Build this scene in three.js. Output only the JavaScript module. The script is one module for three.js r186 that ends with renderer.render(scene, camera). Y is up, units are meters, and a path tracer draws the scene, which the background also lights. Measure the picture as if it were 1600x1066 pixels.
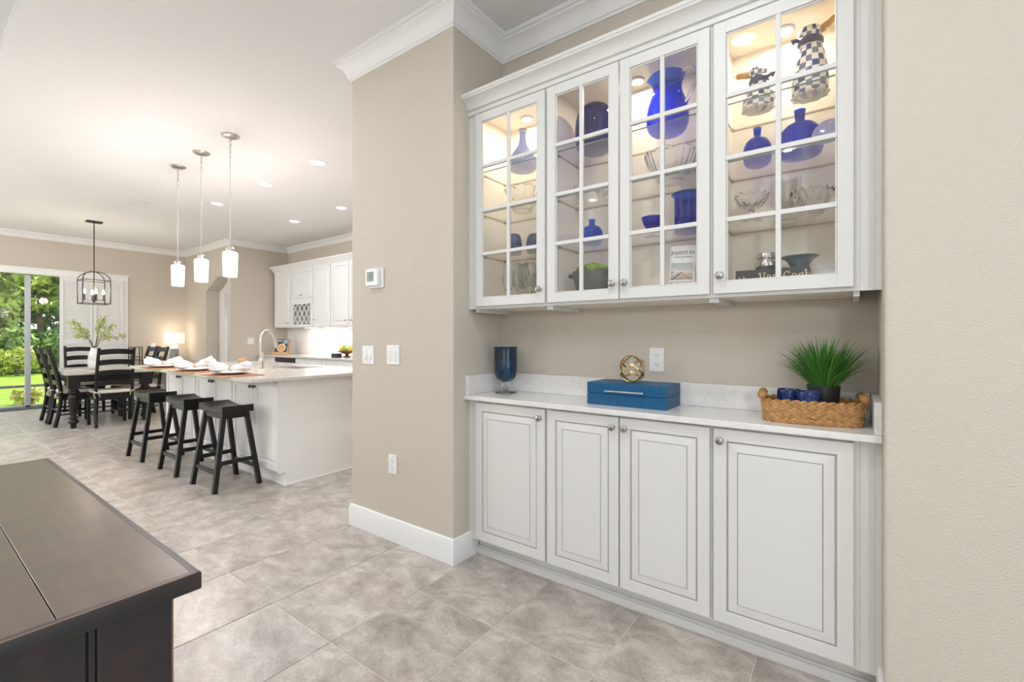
import * as THREE from 'three';
import { mergeGeometries, toCreasedNormals } from 'three/addons/utils/BufferGeometryUtils.js';
import { RoundedBoxGeometry } from 'three/addons/geometries/RoundedBoxGeometry.js';
import { RectAreaLightUniformsLib } from 'three/addons/lights/RectAreaLightUniformsLib.js';
import { createNoise2D } from 'simplex-noise';

// ---------------------------------------------------------------- camera, sky, sun, exposure
// x runs to the right along the cabinet wall, z comes out of that wall, y is up; metres
const scene = new THREE.Scene();
const FOCAL = 716.9, HORIZON = 528.2;                         // of the 1600 x 1066 frame
const camera = new THREE.PerspectiveCamera(2 * Math.atan(533 / FOCAL) * 180 / Math.PI, 1600 / 1066, 0.05, 200);
camera.position.set(0, 1.236, 0);
camera.rotation.y = Math.atan2(526.5, 716.9);
camera.setViewOffset(1600, 1066, 0, 533 - HORIZON, 1600, 1066);
const EXPOSURE = 1.75;
const SUN = 4.6, DOWN = 285, NEAR = 1.95, PUCK = 500;          // NEAR: lamps of the room by the camera over those of the kitchen
const renderer = new THREE.WebGLRenderer({ antialias: true });
renderer.toneMapping = THREE.LinearToneMapping;
renderer.toneMappingExposure = EXPOSURE;
renderer.shadowMap.enabled = true;
RectAreaLightUniformsLib.init();

let seed = 20240611;
const rnd = () => { seed = (seed * 1664525 + 1013904223) >>> 0; return seed / 4294967296; };
const rr = (a, b) => a + (b - a) * rnd();
const noise2 = createNoise2D(rnd);
const fbm = (x, y, o = 5, g = 0.5) => { let s = 0, a = 1, t = 0; for (let i = 0; i < o; i++) { s += a * noise2(x + i * 17.3, y - i * 9.1); t += a; x *= 2; y *= 2; a *= g; } return s / t; };

{ // sky: pale blue with soft white clouds, the same all round
  const W = 512, H = 256, d = new Float32Array(W * H * 4);
  for (let j = 0; j < H; j++) for (let i = 0; i < W; i++) {
    const el = (j + 0.5) / H * Math.PI - Math.PI / 2, az = i / W * 2 * Math.PI, up = Math.max(0, Math.sin(el));
    const c = Math.min(1, Math.max(0, 0.45 + 1.1 * fbm(Math.cos(az) * 2 + up * 3, Math.sin(az) * 2 - up * 2, 4)));
    const k = (j * W + i) * 4, b = 0.85 + 0.25 * (1 - up);
    d[k] = b * (0.62 + 0.55 * c); d[k + 1] = b * (0.82 + 0.35 * c); d[k + 2] = b * (1.1 + 0.1 * c); d[k + 3] = 1;
  }
  const sky = new THREE.DataTexture(d, W, H, THREE.RGBAFormat, THREE.FloatType);
  sky.mapping = THREE.EquirectangularReflectionMapping; sky.magFilter = THREE.LinearFilter; sky.needsUpdate = true;
  scene.background = sky;
  scene.backgroundIntensity = 1.25;
}
const sun = new THREE.DirectionalLight(new THREE.Color(1, 0.95, 0.86), SUN);
sun.position.set(-13, 22, -20); sun.target.position.set(-16, 0, -3); scene.add(sun, sun.target);
sun.castShadow = true; sun.shadow.mapSize.set(2048, 2048);
Object.assign(sun.shadow.camera, { left: -30, right: 30, top: 30, bottom: -30, near: 1, far: 90 });

// ---------------------------------------------------------------- helpers
const V = (x, y, z) => new THREE.Vector3(x, y, z);
const taken = {};
const numbered = n => { const b = n.replace(/_\d{3}$/, ''); if (!(b in taken)) { taken[b] = 0; return b; } taken[b]++; return b + '_' + String(taken[b]).padStart(3, '0'); };
function flat(g) { g = g.index ? g.toNonIndexed() : g; for (const k of Object.keys(g.attributes)) if (!['position', 'normal', 'uv'].includes(k)) g.deleteAttribute(k); if (!g.attributes.normal) g.computeVertexNormals(); if (!g.attributes.uv) g.setAttribute('uv', new THREE.BufferAttribute(new Float32Array(g.attributes.position.count * 2), 2)); g.morphAttributes = {}; return g; }
function metric(g, swap) { // uv in metres, from the side that each face shows
  const p = g.attributes.position, u = new Float32Array(p.count * 2), a = V(), b = V(), c = V(), n = V();
  for (let i = 0; i < p.count; i += 3) {
    a.fromBufferAttribute(p, i); b.fromBufferAttribute(p, i + 1); c.fromBufferAttribute(p, i + 2);
    n.subVectors(b, a).cross(c.clone().sub(a)); const x = Math.abs(n.x), y = Math.abs(n.y), z = Math.abs(n.z);
    [a, b, c].forEach((q, k) => { let s, t; if (y >= x && y >= z) { s = q.x; t = q.z; } else if (x >= z) { s = q.z; t = q.y; } else { s = q.x; t = q.y; } if (swap) [s, t] = [t, s]; u[(i + k) * 2] = s; u[(i + k) * 2 + 1] = t; });
  }
  g.setAttribute('uv', new THREE.BufferAttribute(u, 2)); return g;
}
function join(gs) { gs = (Array.isArray(gs) ? gs.flat(9) : [gs]).map(flat); return gs.length > 1 ? mergeGeometries(gs) : gs[0]; }
function obj(name, gs, mat, parent = scene, keepUV = false) {
  let g = join(gs); if (!keepUV) g = metric(g);
  const m = new THREE.Mesh(g, mat); m.name = parent === scene ? numbered(name) : name; m.castShadow = m.receiveShadow = true; parent.add(m); return m;
}
function tag(o, label, category, group) { Object.assign(o.userData, { label, category }); if (group) o.userData.group = group; return o; }
function thing(name, label, category, pos = [0, 0, 0], turn = 0, group) {
  const o = new THREE.Group(); o.name = numbered(name); o.position.set(...pos); o.rotation.y = turn; scene.add(o); return tag(o, label, category, group);
}
function struct(name, gs, mat, parent = scene) { const o = obj(name, gs, mat, parent); if (parent === scene) { o.name = name; o.userData.kind = 'structure'; } return o; }
function dup(o, label, pos, turn) { const c = o.clone(); c.name = numbered(o.name); c.userData = { ...o.userData, label }; if (pos) c.position.set(...pos); if (turn !== undefined) c.rotation.y = turn; scene.add(c); return c; }
const bb = (x0, x1, y0, y1, z0, z1, r = 0, s = 1) => { // box by its limits, its edges rounded by r
  const w = Math.abs(x1 - x0), h = Math.abs(y1 - y0), d = Math.abs(z1 - z0);
  const g = r ? new RoundedBoxGeometry(w, h, d, s, Math.min(r, w / 2.02, h / 2.02, d / 2.02)) : new THREE.BoxGeometry(w, h, d);
  return g.translate((x0 + x1) / 2, (y0 + y1) / 2, (z0 + z1) / 2);
};
const lathe = (pts, seg = 32) => new THREE.LatheGeometry(pts.map(p => new THREE.Vector2(Math.max(p[0], 1e-4), p[1])), seg);
const at = (g, x, y, z) => g.translate(x, y, z);
const tube = (pts, r, seg = 8, n = 24, closed = false) => new THREE.TubeGeometry(new THREE.CatmullRomCurve3(pts.map(p => V(...p)), closed, 'catmullrom', 0.5), n, r, seg, closed);
function rod(a, b, r, seg = 8, r2 = r) { // straight round bar between two points
  const A = V(...a), B = V(...b), d = B.clone().sub(A), g = new THREE.CylinderGeometry(r2, r, d.length(), seg);
  g.applyQuaternion(new THREE.Quaternion().setFromUnitVectors(V(0, 1, 0), d.clone().normalize())); return g.translate(...A.add(B).multiplyScalar(0.5).toArray());
}
function bar(a, b, w, t, up = [0, 1, 0], r = 0.003) { // straight square bar, w across, t along 'up'
  const A = V(...a), B = V(...b), y = B.clone().sub(A), L = y.length(); y.normalize();
  let z = Math.abs(y.dot(V(...up).normalize())) > 0.98 ? V(0, 0, 1) : V(...up); z.addScaledVector(y, -z.dot(y)).normalize(); const x = y.clone().cross(z);
  const g = new RoundedBoxGeometry(w, L, t, 1, Math.min(r, w / 2.1, t / 2.1)); g.applyMatrix4(new THREE.Matrix4().makeBasis(x, y, z)); return g.translate(...A.add(B).multiplyScalar(0.5).toArray());
}
function loft(path, rad, seg = 20, caps = true) { // a skin round a bent axis; rad: [across, along-z] per point
  const c = path.length > 2 ? new THREE.CatmullRomCurve3(path.map(p => V(...p))) : null, N = path.length, pos = [], idx = [];
  const pts = path.map(p => V(...p));
  for (let i = 0; i < N; i++) {
    const t = (i === 0 ? pts[1].clone().sub(pts[0]) : i === N - 1 ? pts[N - 1].clone().sub(pts[N - 2]) : pts[i + 1].clone().sub(pts[i - 1])).normalize();
    let zx = V(0, 0, 1); if (Math.abs(t.z) > 0.9) zx = V(1, 0, 0); zx.addScaledVector(t, -zx.dot(t)).normalize(); const xx = t.clone().cross(zx).normalize();
    for (let k = 0; k < seg; k++) { const a = k / seg * 2 * Math.PI, q = pts[i].clone().addScaledVector(xx, Math.cos(a) * rad[i][0]).addScaledVector(zx, Math.sin(a) * rad[i][1]); pos.push(q.x, q.y, q.z); }
  }
  for (let i = 0; i < N - 1; i++) for (let k = 0; k < seg; k++) { const a = i * seg + k, b = i * seg + (k + 1) % seg; idx.push(a, a + seg, b, b, a + seg, b + seg); }
  if (caps) for (const [r, f] of [[0, 1], [N - 1, 0]]) { const m = pos.length / 3; pos.push(...pts[r].toArray()); for (let k = 0; k < seg; k++) { const a = r * seg + k, b = r * seg + (k + 1) % seg; f ? idx.push(m, a, b) : idx.push(m, b, a); } }
  const g = new THREE.BufferGeometry(); g.setAttribute('position', new THREE.Float32BufferAttribute(pos, 3)); g.setIndex(idx); g.computeVertexNormals(); return g;
}
const spline = (pts, n) => new THREE.CatmullRomCurve3(pts.map(p => V(...p))).getPoints(n).map(p => p.toArray());
const lerpA = (arr, t) => { const x = t * (arr.length - 1), i = Math.min(arr.length - 2, Math.floor(x)), f = x - i; return arr[i].map((v, k) => v + (arr[i + 1][k] - v) * f); };
function moulding(path, prof, closeEnds = true) { // profile [out, y] swept along a path of [x, z] with mitred corners; 'out' is to the right of the way
  const n = path.length, dirs = [], off = [];
  for (let i = 0; i < n - 1; i++) { const dx = path[i + 1][0] - path[i][0], dz = path[i + 1][1] - path[i][1], l = Math.hypot(dx, dz); dirs.push([-dz / l, dx / l]); }
  for (let i = 0; i < n; i++) { const a = dirs[Math.max(0, i - 1)], b = dirs[Math.min(n - 2, i)], k = 1 + a[0] * b[0] + a[1] * b[1]; off.push([(a[0] + b[0]) / k, (a[1] + b[1]) / k]); }
  const P = (i, j) => [path[i][0] + off[i][0] * prof[j][0], prof[j][1], path[i][1] + off[i][1] * prof[j][0]], pos = [], m = prof.length;
  for (let i = 0; i < n - 1; i++) for (let j = 0; j < m; j++) { const q = (j + 1) % m, A = P(i, j), B = P(i + 1, j), C = P(i + 1, q), D = P(i, q); pos.push(...A, ...B, ...C, ...A, ...C, ...D); }
  if (closeEnds) for (const [i, f] of [[0, 1], [n - 1, 0]]) { const t = THREE.ShapeUtils.triangulateShape(prof.map(p => new THREE.Vector2(...p)), []); for (const [a, b, c] of t) pos.push(...P(i, a), ...P(i, f ? c : b), ...P(i, f ? b : c)); }
  const g = new THREE.BufferGeometry(); g.setAttribute('position', new THREE.Float32BufferAttribute(pos, 3)); g.computeVertexNormals(); return flat(toCreasedNormals(g, 0.5));
}
function rings(w, h, R, from = 0, to = 99) { // nested rectangles [inset, z] centred on 0,0 : a panelled face; bands from..to of it
  const pos = [];
  const c = ([i, z]) => { const x = w / 2 - i, y = h / 2 - i; return [[-x, -y, z], [x, -y, z], [x, y, z], [-x, y, z]]; };
  for (let k = from; k < Math.min(to, R.length - 1); k++) { const a = c(R[k]), b = c(R[k + 1]); for (let s = 0; s < 4; s++) { const t = (s + 1) % 4; pos.push(...a[s], ...a[t], ...b[t], ...a[s], ...b[t], ...b[s]); } }
  if (to >= R.length) { const a = c(R[R.length - 1]); pos.push(...a[0], ...a[1], ...a[2], ...a[0], ...a[2], ...a[3]); }
  const g = new THREE.BufferGeometry(); g.setAttribute('position', new THREE.Float32BufferAttribute(pos, 3)); g.computeVertexNormals(); return flat(g);
}
const disc = (r, h, seg = 24, b = 0.15) => lathe([[0, 0], [r * (1 - b), 0], [r, h * 0.3], [r, h * 0.7], [r * (1 - b), h], [0, h]], seg);
function shapeOf(pts, holes = []) { const s = new THREE.Shape(pts.map(p => new THREE.Vector2(...p))); for (const h of holes) s.holes.push(new THREE.Path(h.map(p => new THREE.Vector2(...p)))); return s; }
const prism = (pts, depth, bevel = 0, holes = []) => new THREE.ExtrudeGeometry(shapeOf(pts, holes), { depth, bevelEnabled: bevel > 0, bevelThickness: bevel, bevelSize: bevel, bevelSegments: 1, curveSegments: 8 });
const roundRect = (x0, x1, y0, y1, r, n = 5) => { const o = []; for (const [cx, cy, a] of [[x1 - r, y1 - r, 0], [x0 + r, y1 - r, 1], [x0 + r, y0 + r, 2], [x1 - r, y0 + r, 3]]) for (let k = 0; k <= n; k++) { const t = (a + k / n) * Math.PI / 2; o.push([cx + r * Math.cos(t), cy + r * Math.sin(t)]); } return o; };

// ---------------------------------------------------------------- textures and materials
function tex(W, H, f, metres, srgb = true) { // f(u, v) -> [r, g, b] in sRGB 0..1, or a number
  const d = new Uint8Array(W * H * 4);
  for (let j = 0; j < H; j++) for (let i = 0; i < W; i++) { let c = f(i / W, j / H); if (typeof c === 'number') c = [c, c, c]; const k = (j * W + i) * 4; for (let q = 0; q < 3; q++) d[k + q] = Math.max(0, Math.min(255, c[q] * 255)); d[k + 3] = 255; }
  const t = new THREE.DataTexture(d, W, H); t.wrapS = t.wrapT = THREE.MirroredRepeatWrapping; t.magFilter = THREE.LinearFilter; t.minFilter = THREE.LinearMipmapLinearFilter; t.generateMipmaps = true;
  if (srgb) t.colorSpace = THREE.SRGBColorSpace; if (metres) t.repeat.set(1 / metres, 1 / metres); t.needsUpdate = true; return t;
}
function paint(w, h, f) { const c = document.createElement('canvas'); c.width = w; c.height = h; const x = c.getContext('2d'); f(x, w, h); const t = new THREE.CanvasTexture(c); t.colorSpace = THREE.SRGBColorSpace; return t; }
const again = (t, m) => { const c = t.clone(); c.repeat.set(1 / m, 1 / m); c.needsUpdate = true; return c; };
const lin = (r, g, b) => new THREE.Color().setRGB(r, g, b);
const std = (c, roughness = 0.6, more = {}) => new THREE.MeshStandardMaterial({ color: c, roughness, side: THREE.DoubleSide, ...more });
const phy = (c, roughness, more) => new THREE.MeshPhysicalMaterial({ color: c, roughness, side: THREE.DoubleSide, ...more });
const mixc = (a, b, t) => a.map((v, i) => v + (b[i] - v) * t);
const clamp = (x, a = 0, b = 1) => Math.max(a, Math.min(b, x));

const tPeel = tex(512, 512, (u, v) => 0.5 + 0.35 * fbm(u * 60, v * 60, 3) + 0.15 * fbm(u * 9, v * 9, 2), 0.8, false);
const tTile = tex(1024, 1024, (u, v) => {
  const w = fbm(u * 3, v * 3, 3) * 0.5, s = fbm(u * 7 + w, v * 11 + w, 6, 0.62), f = fbm(u * 60, v * 75, 3), b = fbm(u * 4 + 9 + w, v * 6, 4);
  let c = mixc([0.575, 0.535, 0.495], [0.83, 0.80, 0.765], clamp(0.54 + 0.58 * s + 0.20 * b));
  c = mixc(c, [0.86, 0.84, 0.81], clamp((fbm(u * 9 - 3, v * 14 + 5, 4) - 0.18) * 1.7) * 0.45);
  c = mixc(c, [0.33, 0.30, 0.27], clamp((f - 0.38) * 2.2) * clamp((s * -1 + 0.12) * 2.5) * 0.75);
  const h = fbm(u * 150, v * 190, 2); return c.map(q => q + 0.045 * f + 0.045 * h);
}, 2.0);
const tGranite = tex(512, 512, (u, v) => {
  const a = fbm(u * 40, v * 40, 4), b = fbm(u * 90 + 5, v * 90, 2), c = fbm(u * 14, v * 14, 3);
  let k = mixc([0.93, 0.92, 0.89], [0.80, 0.775, 0.74], clamp(0.3 + 1.2 * a)); k = mixc(k, [0.26, 0.23, 0.20], clamp((b - 0.2) * 4) * 0.8); return mixc(k, [0.60, 0.53, 0.46], clamp((c + a * 0.5 - 0.3) * 3) * 0.5);
}, 0.6);
const tQuartz = tex(512, 512, (u, v) => { const w = fbm(u * 4, v * 4, 4), l = Math.abs(fbm(u * 3 + w * 0.9, v * 5 + w, 4)); return mixc([0.90, 0.89, 0.87], [0.73, 0.71, 0.68], clamp(1 - l * 9) * 0.22 + 0.06 * w); }, 1.1);
const tDark = tex(512, 512, (u, v) => { // dark stained boards, worn towards brown; the grain runs along u
  const g = fbm(u * 3, v * 46, 4), w = fbm(u * 5 + 2, v * 6, 4); return mixc([0.22, 0.18, 0.13], [0.37, 0.275, 0.185], clamp(0.42 + 0.42 * w + 0.26 * g)); }, 1.2);
const tSide = tex(256, 256, (u, v) => { const w = fbm(u * 4 + 4, v * 3, 4), g = fbm(u * 30, v * 3, 3); return mixc([0.115, 0.105, 0.115], [0.25, 0.165, 0.14], clamp((w - 0.02) * 1.6) * 0.75 + 0.1 * g); }, 0.8);
const tLight = tex(256, 256, (u, v) => { const g = fbm(u * 3, v * 40, 4); return mixc([0.83, 0.80, 0.77], [0.70, 0.66, 0.62], clamp(0.45 + 0.6 * g)); }, 1.2);
const tBlueBox = tex(256, 256, (u, v) => { const a = fbm(u * 30, v * 60, 3), b = fbm(u * 6, v * 6, 3); return mixc([0.0, 0.27, 0.43], [0.02, 0.37, 0.54], clamp(0.5 + 0.5 * a + 0.3 * b)); }, 0.3);
const tCeram = tex(256, 256, (u, v) => { const a = fbm(u * 45, v * 45, 3), b = fbm(u * 8, v * 8, 3); return mixc(mixc([0.04, 0.10, 0.27], [0.10, 0.22, 0.47], clamp(0.5 + b)), [0.45, 0.55, 0.72], clamp((a - 0.32) * 3)); }, 0.12);
const tReed = tex(256, 256, (u, v) => { const a = fbm(u * 8, v * 90, 3), b = fbm(u * 7, v * 7, 3); return mixc([0.80, 0.63, 0.40], [0.55, 0.37, 0.19], clamp(0.45 + 0.5 * a + 0.45 * b)); }, 0.25);
const tMat = tex(256, 256, (u, v) => { const a = Math.sin(v * 400) * 0.3, b = fbm(u * 60, v * 12, 3); return mixc([0.74, 0.54, 0.39], [0.58, 0.39, 0.26], clamp(0.5 + a + 0.4 * b)); }, 0.4);
const tLawn = tex(512, 512, (u, v) => { const a = fbm(u * 90, v * 90, 3), b = fbm(u * 6, v * 6, 4); return mixc([0.36, 0.50, 0.09], [0.60, 0.69, 0.20], clamp(0.5 + 0.5 * a + 0.5 * b)); }, 6);
const tMulch = tex(256, 256, (u, v) => mixc([0.42, 0.31, 0.22], [0.68, 0.56, 0.44], clamp(0.5 + fbm(u * 40, v * 40, 4))), 1.5);

const M = {
  wall: std(lin(0.60, 0.54, 0.455), 0.85, { bumpMap: again(tPeel, 0.5), bumpScale: 0.0025 }),
  ceiling: std(lin(0.89, 0.885, 0.875), 0.9, { bumpMap: again(tPeel, 0.35), bumpScale: 0.006 }),
  trim: std(lin(0.83, 0.825, 0.80), 0.4), grout: std(lin(0.60, 0.555, 0.50), 0.9),
  cab: std(lin(0.70, 0.685, 0.645), 0.42), glaze: std(lin(0.36, 0.335, 0.29), 0.6), inside: std(lin(0.88, 0.82, 0.715), 0.5),
  kcab: std(lin(0.75, 0.745, 0.73), 0.4), isl: std(lin(0.88, 0.87, 0.84), 0.42),
  tileA: std(lin(1, 1, 1), 0.33, { map: again(tTile, 2) }), tileB: std(lin(0.93, 0.92, 0.91), 0.36, { map: again(tTile, 2) }), tileC: std(lin(1.0, 0.985, 0.965), 0.30, { map: again(tTile, 2) }),
  granite: std(lin(1, 1, 1), 0.14, { map: tGranite }), quartz: std(lin(1, 1, 1), 0.22, { map: tQuartz }),
  deskTop: phy(lin(1, 1, 1), 0.30, { map: tDark, clearcoat: 0.55, clearcoatRoughness: 0.22 }), deskSide: phy(lin(1, 1, 1), 0.45, { map: tSide, clearcoat: 0.3, clearcoatRoughness: 0.4 }), deskWorn: std(lin(0.24, 0.14, 0.09), 0.5),
  black: phy(lin(0.007, 0.0065, 0.006), 0.4, { specularIntensity: 0.5, clearcoat: 0.35, clearcoatRoughness: 0.15 }), blackSoft: std(lin(0.02, 0.019, 0.018), 0.5), espresso: phy(lin(0.009, 0.0075, 0.0065), 0.42, { specularIntensity: 0.5, clearcoat: 0.25, clearcoatRoughness: 0.2 }), tableTop: std(lin(1, 1, 1), 0.25, { map: tLight }),
  nickel: std(lin(0.58, 0.55, 0.51), 0.28, { metalness: 1 }), chrome: std(lin(0.75, 0.75, 0.75), 0.12, { metalness: 1 }), pewter: std(lin(0.40, 0.385, 0.36), 0.3, { metalness: 1 }), steel: std(lin(0.62, 0.62, 0.63), 0.3, { metalness: 1 }),
  bronze: std(lin(0.05, 0.043, 0.037), 0.45, { metalness: 0.5 }), gold: std(lin(0.62, 0.46, 0.22), 0.25, { metalness: 1 }), handle: std(lin(0.78, 0.80, 0.80), 0.25, { metalness: 1 }),
  plate: std(lin(0.84, 0.83, 0.80), 0.35), slot: std(lin(0.12, 0.11, 0.10), 0.6), white: std(lin(0.84, 0.83, 0.81), 0.3), cloth: std(lin(0.86, 0.85, 0.83), 0.9), cushion: std(lin(0.68, 0.62, 0.54), 0.9),
  lcd: std(lin(0.20, 0.24, 0.20), 0.25), rubber: std(lin(0.05, 0.05, 0.05), 0.7),
  glass: phy(lin(0.99, 0.99, 0.985), 0.0, { transmission: 1, thickness: 0, ior: 1.5 }), shelf: phy(lin(0.99, 0.992, 0.985), 0.0, { transmission: 1, thickness: 0, ior: 1.5 }), shelfEdge: std(lin(0.20, 0.25, 0.20), 0.15), railBrown: std(lin(0.42, 0.33, 0.24), 0.5),
  cobalt: phy(lin(0.012, 0.10, 0.73), 0.02, { transmission: 1, thickness: 0, ior: 1.5 }), cobaltDark: phy(lin(0.08, 0.07, 0.46), 0.02, { transmission: 1, thickness: 0, ior: 1.5 }), azure: phy(lin(0.012, 0.28, 0.85), 0.02, { transmission: 1, thickness: 0, ior: 1.5 }), smoke: phy(lin(0.34, 0.40, 0.62), 0.06, { transmission: 0.8, thickness: 0, ior: 1.5 }),
  lavender: phy(lin(0.52, 0.52, 0.72), 0.1, { transmission: 0.55, thickness: 0 }), hurricane: phy(lin(0.24, 0.40, 0.52), 0.02, { transmission: 0.96, thickness: 0, ior: 1.5 }),
  crystal: phy(lin(0.985, 0.985, 0.98), 0.0, { transmission: 1, thickness: 0.01, ior: 1.5 }), solidGlass: phy(lin(0.97, 0.985, 0.98), 0.0, { transmission: 1, thickness: 0.02, ior: 1.5 }),
  blueBox: std(lin(1, 1, 1), 0.45, { map: tBlueBox }), ceram: std(lin(1, 1, 1), 0.18, { map: tCeram }), candle: std(lin(0.86, 0.85, 0.80), 0.6),
  reed: std(lin(1, 1, 1), 0.75, { map: tReed }), potBlack: std(lin(0.018, 0.018, 0.02), 0.4), soil: std(lin(0.04, 0.03, 0.02), 0.9),
  blade: phy(lin(0.07, 0.24, 0.035), 0.5, { transmission: 0.15, thickness: 0 }), moss: std(lin(0.22, 0.34, 0.05), 0.9), planter: std(lin(0.085, 0.095, 0.10), 0.6),
  mat: std(lin(1, 1, 1), 0.85, { map: tMat }), bread: std(lin(0.34, 0.20, 0.09), 0.7), wood: std(lin(0.55, 0.34, 0.17), 0.5), bill: std(lin(0.55, 0.32, 0.09), 0.4), ribbon: std(lin(0.06, 0.055, 0.10), 0.5),
  shade: std(lin(0.9, 0.88, 0.83), 0.8, { emissive: lin(1, 0.86, 0.68), emissiveIntensity: 0.35 }), milk: std(lin(0.95, 0.94, 0.92), 0.25, { emissive: lin(1, 0.93, 0.82), emissiveIntensity: 0.5 }),
  glow: std(lin(1, 1, 1), 0.4, { emissive: lin(1, 0.97, 0.92), emissiveIntensity: 3 }), puck: std(lin(1, 1, 1), 0.4, { emissive: lin(1, 0.88, 0.70), emissiveIntensity: 3 }), bulb: std(lin(1, 1, 1), 0.3, { emissive: lin(1, 0.8, 0.52), emissiveIntensity: 5 }),
  lawn: std(lin(1, 1, 1), 0.95, { map: tLawn }), mulch: std(lin(1, 1, 1), 0.95, { map: tMulch }), bark: std(lin(0.17, 0.13, 0.09), 0.9), leaf: phy(lin(1, 1, 1), 0.55, { transmission: 0.3, thickness: 0 }), alu: std(lin(0.42, 0.44, 0.47), 0.4, { metalness: 0.3 }), aluDark: std(lin(0.13, 0.15, 0.14), 0.5),
};

// ---------------------------------------------------------------- the setting
const CE = 3.06, XF = -11.4;                                   // ceiling height; far wall
{ // floor: tiles of 0.4685 m laid in line with the walls, joints recessed
  const floor = new THREE.Group(); floor.name = 'floor'; floor.userData.kind = 'structure'; scene.add(floor);
  obj('grout_bed', bb(-11.52, 3.62, -0.14, -0.0025, -5.0, 3.32), M.grout, floor);
  const P = 0.4685, S = 0.4637, X0 = -2.163, Z0 = -1.066, B = 0.002, variants = [];
  for (let k = 0; k < 14; k++) { // a tile: top, chamfer, sides; each variant takes another patch of the stone
    const h = S / 2, i = h - B, pos = [], T = [[-i, 0, -i], [-i, 0, i], [i, 0, i], [i, 0, -i]], C = [[-h, -B * 0.7, -h], [-h, -B * 0.7, h], [h, -B * 0.7, h], [h, -B * 0.7, -h]], D = C.map(p => [p[0], -0.01, p[2]]);
    pos.push(...T[0], ...T[1], ...T[2], ...T[0], ...T[2], ...T[3]);
    for (let s = 0; s < 4; s++) { const t = (s + 1) % 4; for (const [A, E] of [[T, C], [C, D]]) pos.push(...A[s], ...E[s], ...E[t], ...A[s], ...E[t], ...A[t]); }
    const g = new THREE.BufferGeometry(); g.setAttribute('position', new THREE.Float32BufferAttribute(pos, 3)); g.computeVertexNormals();
    const ox = rr(0.3, 1.7), oz = rr(0.3, 1.7), u = []; for (let q = 0; q < pos.length; q += 3) u.push(ox + pos[q], oz + pos[q + 2]);
    g.setAttribute('uv', new THREE.Float32BufferAttribute(u, 2)); variants.push(g);
  }
  const cells = [], th = camera.rotation.y, F = [-Math.sin(th), -Math.cos(th)], R = [Math.cos(th), -Math.sin(th)];
  for (let i = -20; i <= 12; i++) for (let k = -9; k <= 9; k++) {
    const x = X0 + (i + 0.5) * P, z = Z0 + (k + 0.5) * P; if (x < XF + 0.1 || x > 3.3 || z > 3.0 || z < -4.7) continue;
    if (z < -2.3 && x > -2.0) continue; if (z < -3.6 && x < -9.3) continue;
    const d = F[0] * x + F[1] * z, s = R[0] * x + R[1] * z, inView = d > 0.9 && Math.abs(s) < d * 1.13 + 0.5 && !(z < -2.1 && x > -3.9);
    cells.push([inView ? d : 50 + Math.hypot(x, z), x, z]);
  }
  cells.sort((a, b) => a[0] - b[0]);
  const rest = [], mats = [M.tileA, M.tileB, M.tileC];
  cells.forEach(([d, x, z], n) => {
    const g = variants[Math.floor(rnd() * 14)], turn = rnd() < 0.5 ? Math.PI : 0, m = mats[Math.floor(rnd() * 3)];
    if (n < 296 && d < 50) { const t = new THREE.Mesh(g, m); t.name = 'tile'; t.position.set(x, 0, z); t.rotation.y = turn; t.receiveShadow = t.castShadow = true; floor.add(t); }
    else rest.push(g.clone().rotateY(turn).translate(x, 0, z));
  });
  obj('tiles_beyond', rest, M.tileA, floor, true).userData.kind = 'stuff';
}
struct('ceiling', [bb(-11.52, 3.62, CE, CE + 0.25, -5.0, -0.427), bb(-11.52, 3.62, CE + 0.085, CE + 0.25, -0.427, 3.32), bb(-11.52, 3.62, CE, CE + 0.2, 2.6, 3.32)], M.ceiling);
struct('roof', bb(-11.9, 4.0, CE + 0.26, CE + 0.5, -5.4, 3.7), M.grout);
struct('wall_pier', bb(-2.66, -1.739, 0, CE, -2.39, -1.827, 0.006, 2), M.wall);
struct('wall_niche', bb(-1.739, 0.089, 0, CE, -2.39, -2.267), M.wall);
struct('wall_right', bb(0.089, 3.62, 0, CE, -2.39, -1.827, 0.012, 3), M.wall);
struct('wall_kitchen_end', bb(-2.0, -1.88, 0, CE, -4.97, -2.39), M.wall);
struct('wall_kitchen', bb(-9.236, -2.0, 0, CE, -4.97, -4.85), M.wall);
struct('wall_pantry', bb(-9.36, -9.236, 0, CE, -4.97, -3.763), M.wall);
{ // wall with a clipped-corner opening, and the window set back in it
  const o = [[-10.33, 0], [-10.33, 2.17], [-9.80, 2.415], [-9.36, 2.415], [-9.36, 0]];
  struct('wall_alcove', at(prism([[-11.52, 0], ...o, [-9.36, CE], [-11.52, CE]], 0.24), 0, 0, -4.003), M.wall);
  struct('wall_alcove_back', [bb(-10.6, -10.09, 0, CE, -4.12, -4.005), bb(-10.09, -9.37, 0, 0.35, -4.12, -4.005), bb(-10.09, -9.37, 2.12, CE, -4.12, -4.005)], M.trim);
  const w = new THREE.Group(); w.name = 'window_2'; w.userData.kind = 'structure'; scene.add(w);
  obj('pane', bb(-10.09, -9.37, 0.35, 2.12, -4.085, -4.08), M.glass, w); obj('window_frame', [bb(-10.09, -10.05, 0.35, 2.12, -4.1, -4.06), bb(-9.41, -9.37, 0.35, 2.12, -4.1, -4.06), bb(-10.05, -9.41, 1.22, 1.26, -4.1, -4.06)], M.trim, w);
  for (let k = 0; k < 27; k++) obj('slat', bar([-10.07, 0.40 + k * 0.064, -4.045], [-9.39, 0.40 + k * 0.064, -4.045], 0.004, 0.05, [0, 0.55, 1], 0.001), M.white, w);
}
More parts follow.
